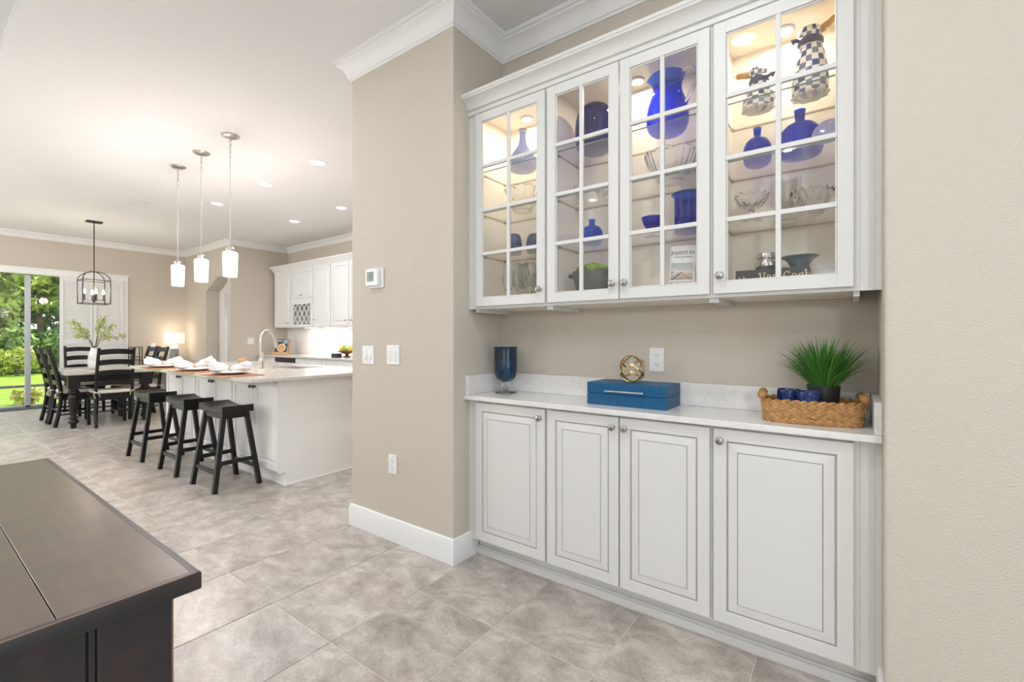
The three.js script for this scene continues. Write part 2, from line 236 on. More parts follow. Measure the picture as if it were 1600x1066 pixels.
struct('wall_far', [bb(-11.52, XF, 0, CE, -4.12, -2.72), bb(-11.52, XF, 2.34, CE + 0.1, -2.72, 0.9), bb(-11.52, XF, 0, CE + 0.1, 0.9, 3.32)], M.wall);
struct('wall_front', [bb(XF, -0.4, 0, CE + 0.1, 3.2, 3.32), bb(1.7, 3.5, 0, CE + 0.1, 3.2, 3.32), bb(-0.4, 1.7, 0, 0.5, 3.2, 3.32), bb(-0.4, 1.7, 2.3, CE + 0.1, 3.2, 3.32)], M.wall);
struct('wall_east', [bb(3.5, 3.62, 0, CE + 0.1, -1.83, -0.6), bb(3.5, 3.62, 0, CE + 0.1, 2.2, 3.32), bb(3.5, 3.62, 0, 0.4, -0.6, 2.2), bb(3.5, 3.62, 2.45, CE + 0.1, -0.6, 2.2)], M.wall);
{ // windows behind and beside the camera, which light the room and mirror in the cabinet glass
  const w = new THREE.Group(); w.name = 'window_1'; w.userData.kind = 'structure'; scene.add(w);
  obj('window_frame', [bb(-0.4, -0.33, 0.5, 2.3, 3.18, 3.26), bb(1.63, 1.7, 0.5, 2.3, 3.18, 3.26), bb(0.62, 0.68, 0.5, 2.3, 3.18, 3.26), bb(-0.33, 1.63, 2.23, 2.3, 3.18, 3.26), bb(-0.33, 1.63, 0.5, 0.57, 3.18, 3.26)], M.trim, w);
  obj('pane', bb(-0.33, 1.63, 0.57, 2.23, 3.27, 3.275), M.glass, w);
  for (let k = 0; k < 19; k++) for (const [a, b] of [[-0.32, 0.61], [0.69, 1.62]]) obj('slat', bar([a, 0.62 + k * 0.088, 3.215], [b, 0.62 + k * 0.088, 3.215], 0.006, 0.062, [0, 0.35, -1], 0.002), M.white, w);
  const e = new THREE.Group(); e.name = 'window_3'; e.userData.kind = 'structure'; scene.add(e);
  obj('window_frame', [bb(3.5, 3.58, 0.4, 2.45, -0.6, -0.54), bb(3.5, 3.58, 0.4, 2.45, 2.14, 2.2), bb(3.5, 3.58, 0.4, 2.45, 0.77, 0.83), bb(3.5, 3.58, 2.39, 2.45, -0.54, 2.14), bb(3.5, 3.58, 0.4, 0.46, -0.54, 2.14)], M.trim, e);
  obj('pane', bb(3.55, 3.555, 0.46, 2.39, -0.54, 2.14), M.glass, e);
}
{ // crown mouldings and baseboards
  const near = [[0, 2.932], [0.010, 2.932], [0.010, 2.946], [0.018, 2.950], [0.022, 2.962], [0.030, 2.985], [0.045, 3.008], [0.062, 3.022], [0.072, 3.026], [0.074, 3.036], [0.086, 3.040], [0.088, CE], [0, CE]];
  const far = near.map(([a, y]) => [a, CE - (CE - y) * 0.8]);
  struct('trim_1', moulding([[-2.66, -2.39], [-2.66, -1.827], [-1.739, -1.827], [-1.739, -2.267], [0.089, -2.267], [0.089, -1.827], [3.5, -1.827]], near), M.trim);
  struct('trim_2', moulding([[XF, 2.6], [XF, -3.763], [-9.236, -3.763], [-9.236, -4.85], [-2.0, -4.85]], far), M.trim);
  const base = [[0, 0], [0.015, 0], [0.015, 0.112], [0.012, 0.122], [0.0105, 0.134], [0.006, 0.140], [0, 0.140]];
  struct('baseboard_pier', moulding([[-2.66, -2.39], [-2.66, -1.827], [-1.739, -1.827], [-1.739, -2.02]], base), M.trim);
  struct('baseboard_right', moulding([[0.089, -1.99], [0.089, -1.827], [3.5, -1.827], [3.5, 3.2]], base), M.trim);
  struct('baseboard_far', moulding([[XF, -2.79], [XF, -3.763], [-10.33, -3.763]], base), M.trim);
}
{ // sliding door to the garden, its casing, and the shutter panels slid over its right end
  const d = new THREE.Group(); d.name = 'door_1'; d.userData.kind = 'structure'; scene.add(d);
  obj('casing', [bb(XF, XF + 0.025, 2.34, 2.45, -2.79, 1.0, 0.003), bb(XF, XF + 0.04, 2.43, 2.455, -2.81, 1.0, 0.003), bb(XF, XF + 0.025, 0, 2.34, -2.79, -2.72, 0.003)], M.trim, d);
  obj('track', [bb(-11.53, XF + 0.02, -0.002, 0.03, -2.72, 0.9), bb(-11.45, -11.43, 0.03, 0.045, -2.72, 0.9)], M.aluDark, d);
  obj('door_frame', [bb(-11.50, -11.44, 0.03, 2.33, -1.475, -1.405, 0.004), bb(-11.50, -11.44, 0.03, 2.33, -0.05, 0.03, 0.004), bb(-11.50, -11.44, 0.03, 2.33, -2.72, -2.65), bb(-11.50, -11.44, 0.03, 0.07, -2.72, 0.9)], M.alu, d);
  obj('pane', bb(-11.475, -11.47, 0.07, 2.33, -2.66, -1.47), M.glass, d); obj('pane', bb(-11.475, -11.47, 0.07, 2.33, -1.41, -0.05), M.glass, d); obj('pane', bb(-11.475, -11.47, 0.07, 2.33, 0.03, 0.9), M.glass, d);
}
{
  const s = thing('plantation_shutter', 'tall white louvered shutter panels covering the right half of the garden door', 'shutter', [XF + 0.045, 0.02, 0]);
  for (const [a, b] of [[-2.262, -1.822], [-2.712, -2.272]]) {
    obj('shutter_frame', [bb(-0.016, 0.016, 0, 2.32, a, a + 0.05, 0.003), bb(-0.016, 0.016, 0, 2.32, b - 0.05, b, 0.003), bb(-0.016, 0.016, 2.24, 2.32, a + 0.05, b - 0.05), bb(-0.016, 0.016, 0, 0.12, a + 0.05, b - 0.05), bb(-0.016, 0.016, 1.12, 1.19, a + 0.05, b - 0.05)], M.kcab, s);
    for (let k = 0; k < 25; k++) { const y = k < 12 ? 0.158 + k * 0.0838 : 1.228 + (k - 12) * 0.0812; obj('louver', bar([0, y, a + 0.052], [0, y, b - 0.052], 0.010, 0.086, [0.28, 1, 0], 0.004), M.kcab, s); }
  }
}

// ---------------------------------------------------------------- lamps in the ceiling
function areaLamp(x, y, z, s, L, color) { const l = new THREE.RectAreaLight(color, L, s, s); l.position.set(x, y, z); l.rotation.x = -Math.PI / 2; scene.add(l); return l; }
const downColor = new THREE.Color(0.92, 0.98, 1.06);
{
  const label = { 0: 'bright round recessed ceiling light closest to the tan pier, largest of the five', 1: 'round recessed ceiling light in the front row, between the pendant rods and the largest one', 2: 'round recessed ceiling light seen between the middle and right pendant rods', 3: 'round recessed ceiling light in the back row, close beside the tan pier', 4: 'round recessed ceiling light in the back row, left of the one beside the pier' };
  const spots = [[-4.458, -2.655], [-5.591, -2.655], [-6.921, -2.655], [-5.734, -3.77], [-6.992, -3.77], [-0.52, -0.80], [-2.95, -0.80], [-4.3, -3.77], [-2.85, 1.87], [-0.5, 1.5], [-3.2, -2.655], [-3.2, -3.9], [-6.8, 0.5], [-8.7, 0.5], [-5.6, 1.6], [-8.6, 1.6], [1.9, -0.6], [1.9, 1.6], [0.8, 0.4], [-1.9, 0.7], [-10.4, 0.6], [-10.4, 1.9]];
  let first;
  spots.forEach(([x, z], i) => {
    const y = z > -0.427 ? CE + 0.085 : CE; let o;
    if (i < 5 || i === 5 || i === 8) {
      const lab = label[i] || ['', '', '', '', '', 'round recessed ceiling light over the floor in front of the glass cabinets', '', '', 'round recessed ceiling light behind the dark wooden chest'][i];
      if (!first) { o = first = thing('recessed_light', lab, 'ceiling light', [x, y, z], 0, 'recessed ceiling lights'); obj('trim_ring', lathe([[0.068, 0], [0.070, -0.006], [0.088, -0.004], [0.092, 0], [0.092, 0.002], [0.068, 0.002]], 36), M.white, o); obj('lens', lathe([[0, -0.001], [0.069, -0.001], [0.069, 0.001], [0, 0.001]], 36), M.glow, o); }
      else o = dup(first, lab, [x, y, z]);
    } else { o = dup(first, 'round recessed ceiling light out of the picture', [x, y, z]); }
    areaLamp(x, y - 0.012, z, 0.06, DOWN * (x > -4 ? NEAR : 1), downColor);
  });
  const v = thing('ceiling_vent', 'white slatted air vent in the ceiling left of the pendant lights', 'air vent', [-7.72, CE, -2.0]);
  obj('frame', [bb(-0.2, 0.2, -0.008, 0, -0.1, -0.085), bb(-0.2, 0.2, -0.008, 0, 0.085, 0.1), bb(-0.2, -0.185, -0.008, 0, -0.085, 0.085), bb(0.185, 0.2, -0.008, 0, -0.085, 0.085)], M.white, v);
  for (let k = 0; k < 8; k++) obj('slat', bar([-0.185, -0.006, -0.075 + k * 0.0214], [0.185, -0.006, -0.075 + k * 0.0214], 0.002, 0.019, [0, 0.06, 1], 0.0005), M.white, v);
}
{ // three pendants over the island
  const names = ['milk-glass pendant light nearest the tan pier, hung highest in view, over the island', 'milk-glass pendant light in the middle of the row of three over the island', 'milk-glass pendant light at the left end of the row of three over the island'];
  const build = lab => {
    const p = thing('pendant_light', lab, 'pendant light', [0, CE, 0], 0, 'pendant lights over the island');
    obj('canopy', lathe([[0, -0.022], [0.02, -0.022], [0.05, -0.018], [0.067, -0.010], [0.0745, -0.003], [0.0745, 0], [0, 0]], 32), M.nickel, p);
    const links = []; for (let k = 0; k < 7; k++) { const t = new THREE.TorusGeometry(0.0125, 0.0026, 6, 12); t.scale(0.72, 1.25, 1); if (k % 2) t.rotateY(Math.PI / 2); links.push(at(t, 0, -0.042 - k * 0.026, 0)); }
    obj('chain', links, M.nickel, p);
    obj('rod', rod([0, -0.22, 0], [0, -1.02, 0], 0.0055, 10), M.nickel, p);
    obj('cap', lathe([[0, -1.0], [0.012, -1.0], [0.027, -1.006], [0.035, -1.012], [0.036, -1.034], [0.030, -1.040], [0.031, -1.05], [0, -1.05]], 24), M.nickel, p);
    obj('shade', lathe([[0.030, -1.046], [0.054, -1.05], [0.0605, -1.058], [0.062, -1.07], [0.0595, -1.16], [0.0555, -1.27], [0.052, -1.275], [0.0, -1.277]], 32), M.milk, p);
    return p;
  };
  let first; [-4.494, -5.137, -5.753].forEach((x, i) => { if (!i) { first = build(names[0]); first.position.set(x, CE, -1.83); } else dup(first, names[i], [x, CE, -1.83]); const l = new THREE.PointLight(new THREE.Color(1, 0.9, 0.86), 0.9, 0, 2); l.position.set(x, CE - 1.17, -1.83); l.shadow.radius = 2; l.castShadow = true; scene.add(l); });
}
{ // opal globe floor lamps of the room round the camera
  const lab = ['white opal globe floor lamp behind the camera, near the east window', 'white opal globe floor lamp standing behind the dark sideboard', 'white opal globe floor lamp on the garden side of the dining area'];
  let first; [[1.1, 1.6, 2.9], [-4.7, 2.1, 1.9], [-8.4, 2.0, 8.6]].forEach(([x, z, I], i) => {
    if (!i) { first = thing('floor_lamp', lab[0], 'lamp', [x, 0, z]); obj('base', lathe([[0, 0.001], [0.14, 0.001], [0.145, 0.008], [0.12, 0.02], [0.02, 0.03], [0, 0.03]], 28), M.nickel, first); obj('pole', rod([0, 0.02, 0], [0, 1.6, 0], 0.011, 12), M.nickel, first); obj('shade', at(new THREE.SphereGeometry(0.16, 28, 18), 0, 1.75, 0), M.milk, first); } else dup(first, lab[i], [x, 0, z]);
    const l = new THREE.PointLight(new THREE.Color(0.92, 0.98, 1.06), I, 0, 2); l.position.set(x, 1.75, z); l.shadow.radius = 6; l.castShadow = true; scene.add(l); });
}
{ // lantern over the dining table
  const l = thing('lantern_chandelier', 'black open cage lantern with four bare bulbs over the dining table', 'chandelier', [-9.517, CE, -1.915]);
  obj('canopy', [bb(-0.06, 0.06, -0.022, 0, -0.095, 0.095, 0.005)], M.bronze, l);
  obj('rod', [rod([0, -0.02, 0], [0, -0.1, 0], 0.007), at(new THREE.TorusGeometry(0.016, 0.004, 6, 14), 0, -0.112, 0), rod([0, -0.125, 0], [0, -1.20, 0], 0.007)], M.bronze, l);
  const a = 0.162, y0 = -1.29, y1 = -0.93, r = 0.0068, cage = [];
  for (const [sx, sz] of [[-1, -1], [-1, 1], [1, 1], [1, -1]]) { cage.push(bar([sx * a, y0, sz * a], [sx * a, y1, sz * a], 0.014, 0.014)); const p = []; for (let k = 0; k <= 8; k++) { const t = k / 8 * Math.PI / 2; p.push([sx * a * Math.cos(t), y1 + 0.14 * Math.sin(t), sz * a * Math.cos(t)]); } cage.push(tube(p, r, 6, 20)); }
  for (const y of [y0, y1]) for (const s of [-1, 1]) cage.push(bar([-a, y, s * a], [a, y, s * a], 0.013, 0.013), bar([s * a, y, -a], [s * a, y, a], 0.013, 0.013));
  obj('cage', cage, M.bronze, l);
  obj('hub', [rod([0, -1.25, 0], [0, -1.16, 0], 0.016, 12), at(new THREE.SphereGeometry(0.018, 12, 8), 0, -1.255, 0)], M.bronze, l);
  for (let k = 0; k < 4; k++) { const c = Math.cos(k * Math.PI / 2), s = Math.sin(k * Math.PI / 2), q = 0.112; const arm = obj('arm', [bar([c * 0.01, -1.235, s * 0.01], [c * q, -1.235, s * q], 0.01, 0.01, [0, 1, 0]), rod([c * q, -1.24, s * q], [c * q, -1.14, s * q], 0.0105, 10)], M.bronze, l); obj('bulb', at(lathe([[0, 0], [0.012, 0.004], [0.019, 0.03], [0.014, 0.058], [0, 0.08]], 14), c * q, -1.14, s * q), M.bulb, arm); }
  const p = new THREE.PointLight(new THREE.Color(1, 0.85, 0.72), 0.8, 0, 2); p.position.set(-9.517, CE - 1.06, -1.915); p.shadow.radius = 3; p.castShadow = true; scene.add(p);
}

// ---------------------------------------------------------------- built-in cabinets in the niche
const ZF = -1.955, ZD = -1.935, ZB = -2.267;                    // face frame, door front, niche back
const knobShape = lathe([[0, 0], [0.010, 0], [0.010, 0.002], [0.0055, 0.005], [0.005, 0.012], [0.011, 0.015], [0.0155, 0.019], [0.0155, 0.023], [0.011, 0.0268], [0, 0.028]], 20).rotateX(Math.PI / 2);
function knob(x, y, z, parent) { const k = obj('knob', knobShape.clone(), M.pewter, parent); k.position.set(x, y, z); return k; }
const RP = [[0, -0.019], [0, -0.002], [0.002, 0], [0.046, 0], [0.048, -0.007], [0.0525, -0.007], [0.055, -0.0035], [0.060, -0.003], [0.085, 0.0], [0.0862, -0.003], [0.0885, -0.003], [0.0895, 0.0005]];
function panelDoor(w, h, parent, x, y, z, mat, R = RP, dark = [[4, 5], [9, 10]]) { // raised panel with dark-glazed grooves, centred at x, y, its face at z
  const d = new THREE.Group(); d.name = 'door'; d.position.set(x, y, z); parent.add(d);
  const light = []; let a = 0; for (const [s, e] of dark) { light.push(rings(w, h, R, a, s)); a = e; } light.push(rings(w, h, R, a, 99));
  obj('panel', light, mat, d); if (dark.length) obj('glaze_line', dark.map(([s, e]) => rings(w, h, R, s, e)), M.glaze, d); return d;
}
const LY0 = 0.12, LY1 = 0.88;
function baseUnit(x0, x1, doors, label, fill = []) { // floor cabinet: carcass, toe kick, doors
  const t = thing('base_cabinet', label, 'cabinet', [(x0 + x1) / 2, 0, 0]); const c = (x0 + x1) / 2, L = x0 - c, Rr = x1 - c;
  obj('carcass', [bb(L, L + 0.018, 0.105, 0.89, ZB + 0.001, ZF - 0.02), bb(Rr - 0.018, Rr, 0.105, 0.89, ZB + 0.001, ZF - 0.02), bb(L, Rr, 0.105, 0.123, ZB + 0.001, ZF - 0.02), bb(L, L + 0.035, 0.105, 0.89, ZF - 0.02, ZF), bb(Rr - 0.035, Rr, 0.105, 0.89, ZF - 0.02, ZF), bb(L + 0.035, Rr - 0.035, 0.855, 0.89, ZF - 0.02, ZF), bb(L + 0.035, Rr - 0.035, 0.105, 0.14, ZF - 0.02, ZF), bb(L, Rr, 0.87, 0.89, ZB + 0.001, ZF - 0.02)], M.cab, t);
  const k0 = Math.min(L, ...fill.map(f => f[0] - c)) + (fill.length && fill[0][0] < -1.5 ? 0.016 : 0), k1 = Math.max(Rr, ...fill.map(f => f[1] - c)); obj('toe_kick', [bb(k0, k1, 0, 0.105, -2.04, -2.025), bb(k0, k1, 0, 0.035, -2.025, -2.008), bb(k0, k1, 0.035, 0.045, -2.025, -2.016)], M.cab, t);
  for (const [a, b] of fill) obj('filler', [bb(a - c, b - c, 0.105, 0.89, ZF - 0.02, ZF - 0.001)], M.cab, t);
  for (const [a, b, k] of doors) { const d = panelDoor(b - a, LY1 - LY0, t, (a + b) / 2 - c, (LY0 + LY1) / 2, ZD, M.cab); knob((k > 0 ? 1 : -1) * ((b - a) / 2 - 0.026), 0.835 - (LY0 + LY1) / 2, 0, d); }
  return t;
}
baseUnit(-1.702, -1.2125, [[-1.676, -1.221, 1]], 'pale grey base cabinet with one raised-panel door, at the left end beside the white baseboard', [[-1.738, -1.7025]]);
baseUnit(-1.2120, -0.4395, [[-1.207, -0.831, 1], [-0.825, -0.447, -1]], 'pale grey base cabinet with two narrow raised-panel doors, under the blue box');
baseUnit(-0.4390, 0.030, [[-0.4325, 0.0135, -1]], 'pale grey base cabinet with one wide raised-panel door, under the wicker basket', [[0.0305, 0.070], [0.0705, 0.0885]]);
{
  const t = thing('countertop', 'white veined stone countertop with low backsplash between cabinets', 'countertop', [-0.825, 0.891, -2.267]);
  obj('slab', bb(-0.9135, 0.9135, 0, 0.025, 0.001, 0.358, 0.004, 2), M.quartz, t);
  obj('backsplash', bb(-0.891, 0.891, 0.0252, 0.133, 0.001, 0.022, 0.002), M.quartz, t);
  obj('side_splash', bb(-0.9135, -0.892, 0.0252, 0.133, 0.001, 0.343, 0.002), M.quartz, t); obj('side_splash', bb(0.892, 0.9135, 0.0252, 0.133, 0.001, 0.343, 0.002), M.quartz, t);
}
const UY0 = 1.397, SH = [2.169, 1.940, 1.705, 1.415], UTOP = 2.49;
function glassDoor(a, b, k, t, c) { // eight panes in a frame with thin bars
  const d = new THREE.Group(); d.name = 'door'; d.position.set((a + b) / 2 - c, 0, ZD); t.add(d); const h = (b - a) / 2, S = 0.046, y0 = 1.41, y1 = 2.475, g0 = y0 + S, g1 = y1 - 0.048, bars = [1.698, 1.938, 2.181], m = 0.009;
  const R = (x0, x1, ya, yb) => bb(x0, x1, ya, yb, -0.019, 0, 0.0025);
  const lip = (x0, x1, ya, yb) => bb(x0, x1, ya, yb, -0.016, -0.005, 0.003);
  obj('frame', [R(-h, -h + S, y0, y1), R(h - S, h, y0, y1), R(-h + S - 0.001, h - S + 0.001, y0, g0), R(-h + S - 0.001, h - S + 0.001, g1, y1), lip(-h + S, -h + S + 0.006, g0, g1), lip(h - S - 0.006, h - S, g0, g1), lip(-h + S, h - S, g0, g0 + 0.006), lip(-h + S, h - S, g1 - 0.006, g1)], M.cab, d);
  obj('muntin', bb(-m, m, g0, g1, -0.0166, -0.0006, 0.002), M.cab, d); for (const y of bars) obj('muntin', bb(-h + S, h - S, y - m, y + m, -0.017, -0.001, 0.002), M.cab, d);
  const ys = [g0, ...bars, g1]; for (let i = 0; i < 4; i++) for (const [p, q] of [[-h + S, -m], [m, h - S]]) obj('pane', bb(p + (i ? 0.0 : 0), q, ys[i] + (i ? m : 0), ys[i + 1] - (i < 3 ? m : 0), -0.0125, -0.0095), M.glass, d);
  knob((k > 0 ? 1 : -1) * (h - 0.026), 1.48, 0, d); return d;
}
function wallUnit(x0, x1, doors, label, pucks, fill = []) {
  const c = (x0 + x1) / 2, t = thing('glass_door_cabinet', label, 'cabinet', [c, 0, 0]), L = x0 - c, R = x1 - c, zi = ZB + 0.001, zf = ZF - 0.02;
  obj('carcass', [bb(L, L + 0.016, UY0, UTOP + 0.02, zi, zf), bb(R - 0.016, R, UY0, UTOP + 0.02, zi, zf), bb(L, R, UY0 + 0.003, SH[3], zi + 0.016, zf), bb(L, R, UTOP, UTOP + 0.02, zi, zf), bb(L, R, UY0, UTOP + 0.02, zi, zi + 0.016)], M.inside, t);
  obj('face_frame', [bb(L, L + 0.026, UY0, UTOP + 0.03, zf, ZF), bb(R - 0.026, R, UY0, UTOP + 0.03, zf, ZF), bb(L + 0.026, R - 0.026, 2.455, UTOP + 0.03, zf, ZF), bb(L + 0.026, R - 0.026, UY0, 1.428, zf, ZF), bb(L, L + 0.018, UY0 - 0.018, UY0, zi, zf), bb(R - 0.018, R, UY0 - 0.018, UY0, zi, zf)], M.cab, t);
  for (const [a, b] of fill) obj('filler', bb(a - c, b - c, UY0, UTOP + 0.03, zf, ZF - 0.001), M.cab, t);
  for (let i = 0; i < 3; i++) { const s = obj('glass_shelf', bb(L + 0.0165, R - 0.0165, SH[i] - 0.006, SH[i], -2.249, -1.985), M.shelf, t); obj('front_edge', bb(L + 0.0165, R - 0.0165, SH[i] - 0.006, SH[i], -1.9849, -1.9835), M.shelfEdge, s); obj('rear_edge', [bb(L + 0.0165, R - 0.0165, SH[i] - 0.0066, SH[i] + 0.0004, -2.2505, -2.2485), bb(L + 0.0163, L + 0.0183, SH[i] - 0.0066, SH[i] + 0.0004, -2.248, -1.986), bb(R - 0.0183, R - 0.0163, SH[i] - 0.0066, SH[i] + 0.0004, -2.248, -1.986)], M.railBrown, s); }
  const pins = []; for (let i = 0; i < 3; i++) for (const x of [L + 0.016, R - 0.016]) for (const z of [-2.03, -2.215]) pins.push(rod([x, SH[i] - 0.010, z], [x + (x < 0 ? 0.014 : -0.014), SH[i] - 0.010, z], 0.0035, 8));
  obj('shelf_pins', pins, M.pewter, t);
  for (const [a, b, k] of doors) glassDoor(a, b, k, t, c);
  for (const x of pucks) { const p = obj('puck_light', at(lathe([[0, -0.010], [0.028, -0.010], [0.034, -0.006], [0.036, 0], [0, 0]], 24), x - c, UTOP, -2.16), M.white, t); obj('lens', at(lathe([[0, -0.0112], [0.027, -0.0112], [0.027, -0.0102], [0, -0.0102]], 24), x - c, UTOP, -2.16), M.puck, p); areaLamp(x, UTOP - 0.0125, -2.16, 0.03, PUCK, new THREE.Color(1, 0.86, 0.68)); }
}
wallUnit(-1.702, -1.2125, [[-1.676, -1.221, 1]], 'glass-fronted wall cabinet with one eight-pane door, at the left end above the hurricane candle holder', [-1.48], [[-1.738, -1.7025]]);
wallUnit(-1.2120, -0.4395, [[-1.207, -0.831, 1], [-0.825, -0.447, -1]], 'glass-fronted wall cabinet with two narrow eight-pane doors, above the blue box', [-0.83]);
wallUnit(-0.4390, 0.030, [[-0.4325, 0.0135, -1]], 'glass-fronted wall cabinet with one wide eight-pane door, at the right end above the wicker basket', [-0.21], [[0.0305, 0.070], [0.0705, 0.0885]]);
tag(obj('crown_molding', moulding([[-1.738, ZF], [0.0885, ZF]], [[0.0006, 2.482], [0.004, 2.482], [0.012, 2.486], [0.012, 2.506], [0.006, 2.511], [0.018, 2.515], [0.020, 2.521], [0.024, 2.532], [0.036, 2.548], [0.052, 2.560], [0.060, 2.563], [0.062, 2.570], [0.066, 2.574], [0.066, 2.588], [0.0006, 2.588]]), M.cab), 'pale grey crown moulding running along the top of the glass cabinets', 'molding');

// ---------------------------------------------------------------- things on the cabinet shelves
const onShelf = (name, label, cat, x, s, z, turn = 0, group) => thing(name, label, cat, [x, SH[s] + 0.0006, z], turn, group);
const wallOf = (pts, t) => [...pts, ...pts.slice().reverse().map(([r, y]) => [Math.max(0.0001, r - t), y + (y < 0.02 ? t : 0)])];
function smoothProfile(pts, n = 40) { const c = new THREE.CatmullRomCurve3(pts.map(p => V(p[0], p[1], 0)), false, 'centripetal'); return c.getPoints(n).map(p => [Math.max(0, p.x), p.y]); }
function wavy(pts, seg, f) { const g = lathe(pts, seg), p = g.attributes.position, n = pts.length; for (let i = 0; i < p.count; i++) { const x = p.getX(i), z = p.getZ(i), a = Math.atan2(x, z), j = i % n, [k, dy] = f(a, j / (n - 1), p.getY(i)); p.setXYZ(i, x * k, p.getY(i) + dy, z * k); } g.computeVertexNormals(); return g; }
{ // left cabinet
  let t = onShelf('glass_bottle', 'tall smoky blue glass bottle with narrow neck, on the top shelf of the left cabinet', 'bottle', -1.478, 0, -2.115);
  obj('body', lathe(smoothProfile([[0.001, 0], [0.05, 0.001], [0.074, 0.012], [0.084, 0.04], [0.080, 0.066], [0.062, 0.098], [0.042, 0.126], [0.026, 0.152], [0.020, 0.18], [0.019, 0.215], [0.024, 0.236]], 44), 36), M.smoke, t);
  t = onShelf('crystal_bowl', 'large cut crystal bowl on the second shelf of the left cabinet', 'bowl', -1.475, 1, -2.11);
  obj('body', wavy(smoothProfile([[0.001, 0.002], [0.05, 0.002], [0.056, 0.01], [0.068, 0.04], [0.09, 0.1], [0.097, 0.128], [0.092, 0.128], [0.084, 0.1], [0.062, 0.045], [0.045, 0.014], [0.001, 0.012]], 36), 72, (a, s, y) => [1 + 0.05 * Math.cos(12 * a + y * 30) * clamp(y * 14), 0.006 * Math.cos(12 * a) * clamp((y - 0.09) * 40)]), M.crystal, t);
  const cup = [[0.001, 0], [0.036, 0.001], [0.041, 0.01], [0.042, 0.05], [0.038, 0.09], [0.028, 0.112], [0.012, 0.12], [0.001, 0.121]];
  t = onShelf('stoneware_cup', 'speckled navy cup turned upside down, left of the pair in the left cabinet', 'cup', -1.524, 2, -2.10); obj('body', lathe(smoothProfile(cup, 24), 28), M.ceram, t);
  t = onShelf('stoneware_cup', 'speckled navy cup half hidden by the door edge, right cup in the left cabinet', 'cup', -1.404, 2, -2.12); obj('body', lathe(smoothProfile(cup.map(([r, y]) => [r * 1.05, y * 0.9]), 24), 28), M.ceram, t);
  const flute = smoothProfile([[0.001, 0.002], [0.030, 0.002], [0.031, 0.005], [0.007, 0.012], [0.0045, 0.03], [0.0055, 0.07], [0.018, 0.085], [0.029, 0.12], [0.033, 0.17], [0.030, 0.222], [0.0285, 0.222], [0.031, 0.17], [0.027, 0.122], [0.016, 0.09], [0.001, 0.082]], 50);
  let f0; [[-1.528, -2.045], [-1.456, -2.042], [-1.384, -2.045], [-1.492, -2.115], [-1.42, -2.117], [-1.342, -2.115], [-1.54, -2.182]].forEach(([x, z], i) => { const lab = 'cut crystal stemmed glass in the close group on the floor of the left cabinet'; if (!i) { f0 = onShelf('stemmed_glass', lab, 'wine glass', x, 3, z, 0, 'stemmed crystal glasses in the left cabinet'); obj('bowl', wavy(flute, 40, (a, s, y) => [1 + (y > 0.085 && y < 0.17 ? 0.05 * Math.cos(10 * a + y * 60) : 0), 0]), M.crystal, f0); } else dup(f0, lab, [x, SH[3] + 0.0006, z], i); });
}
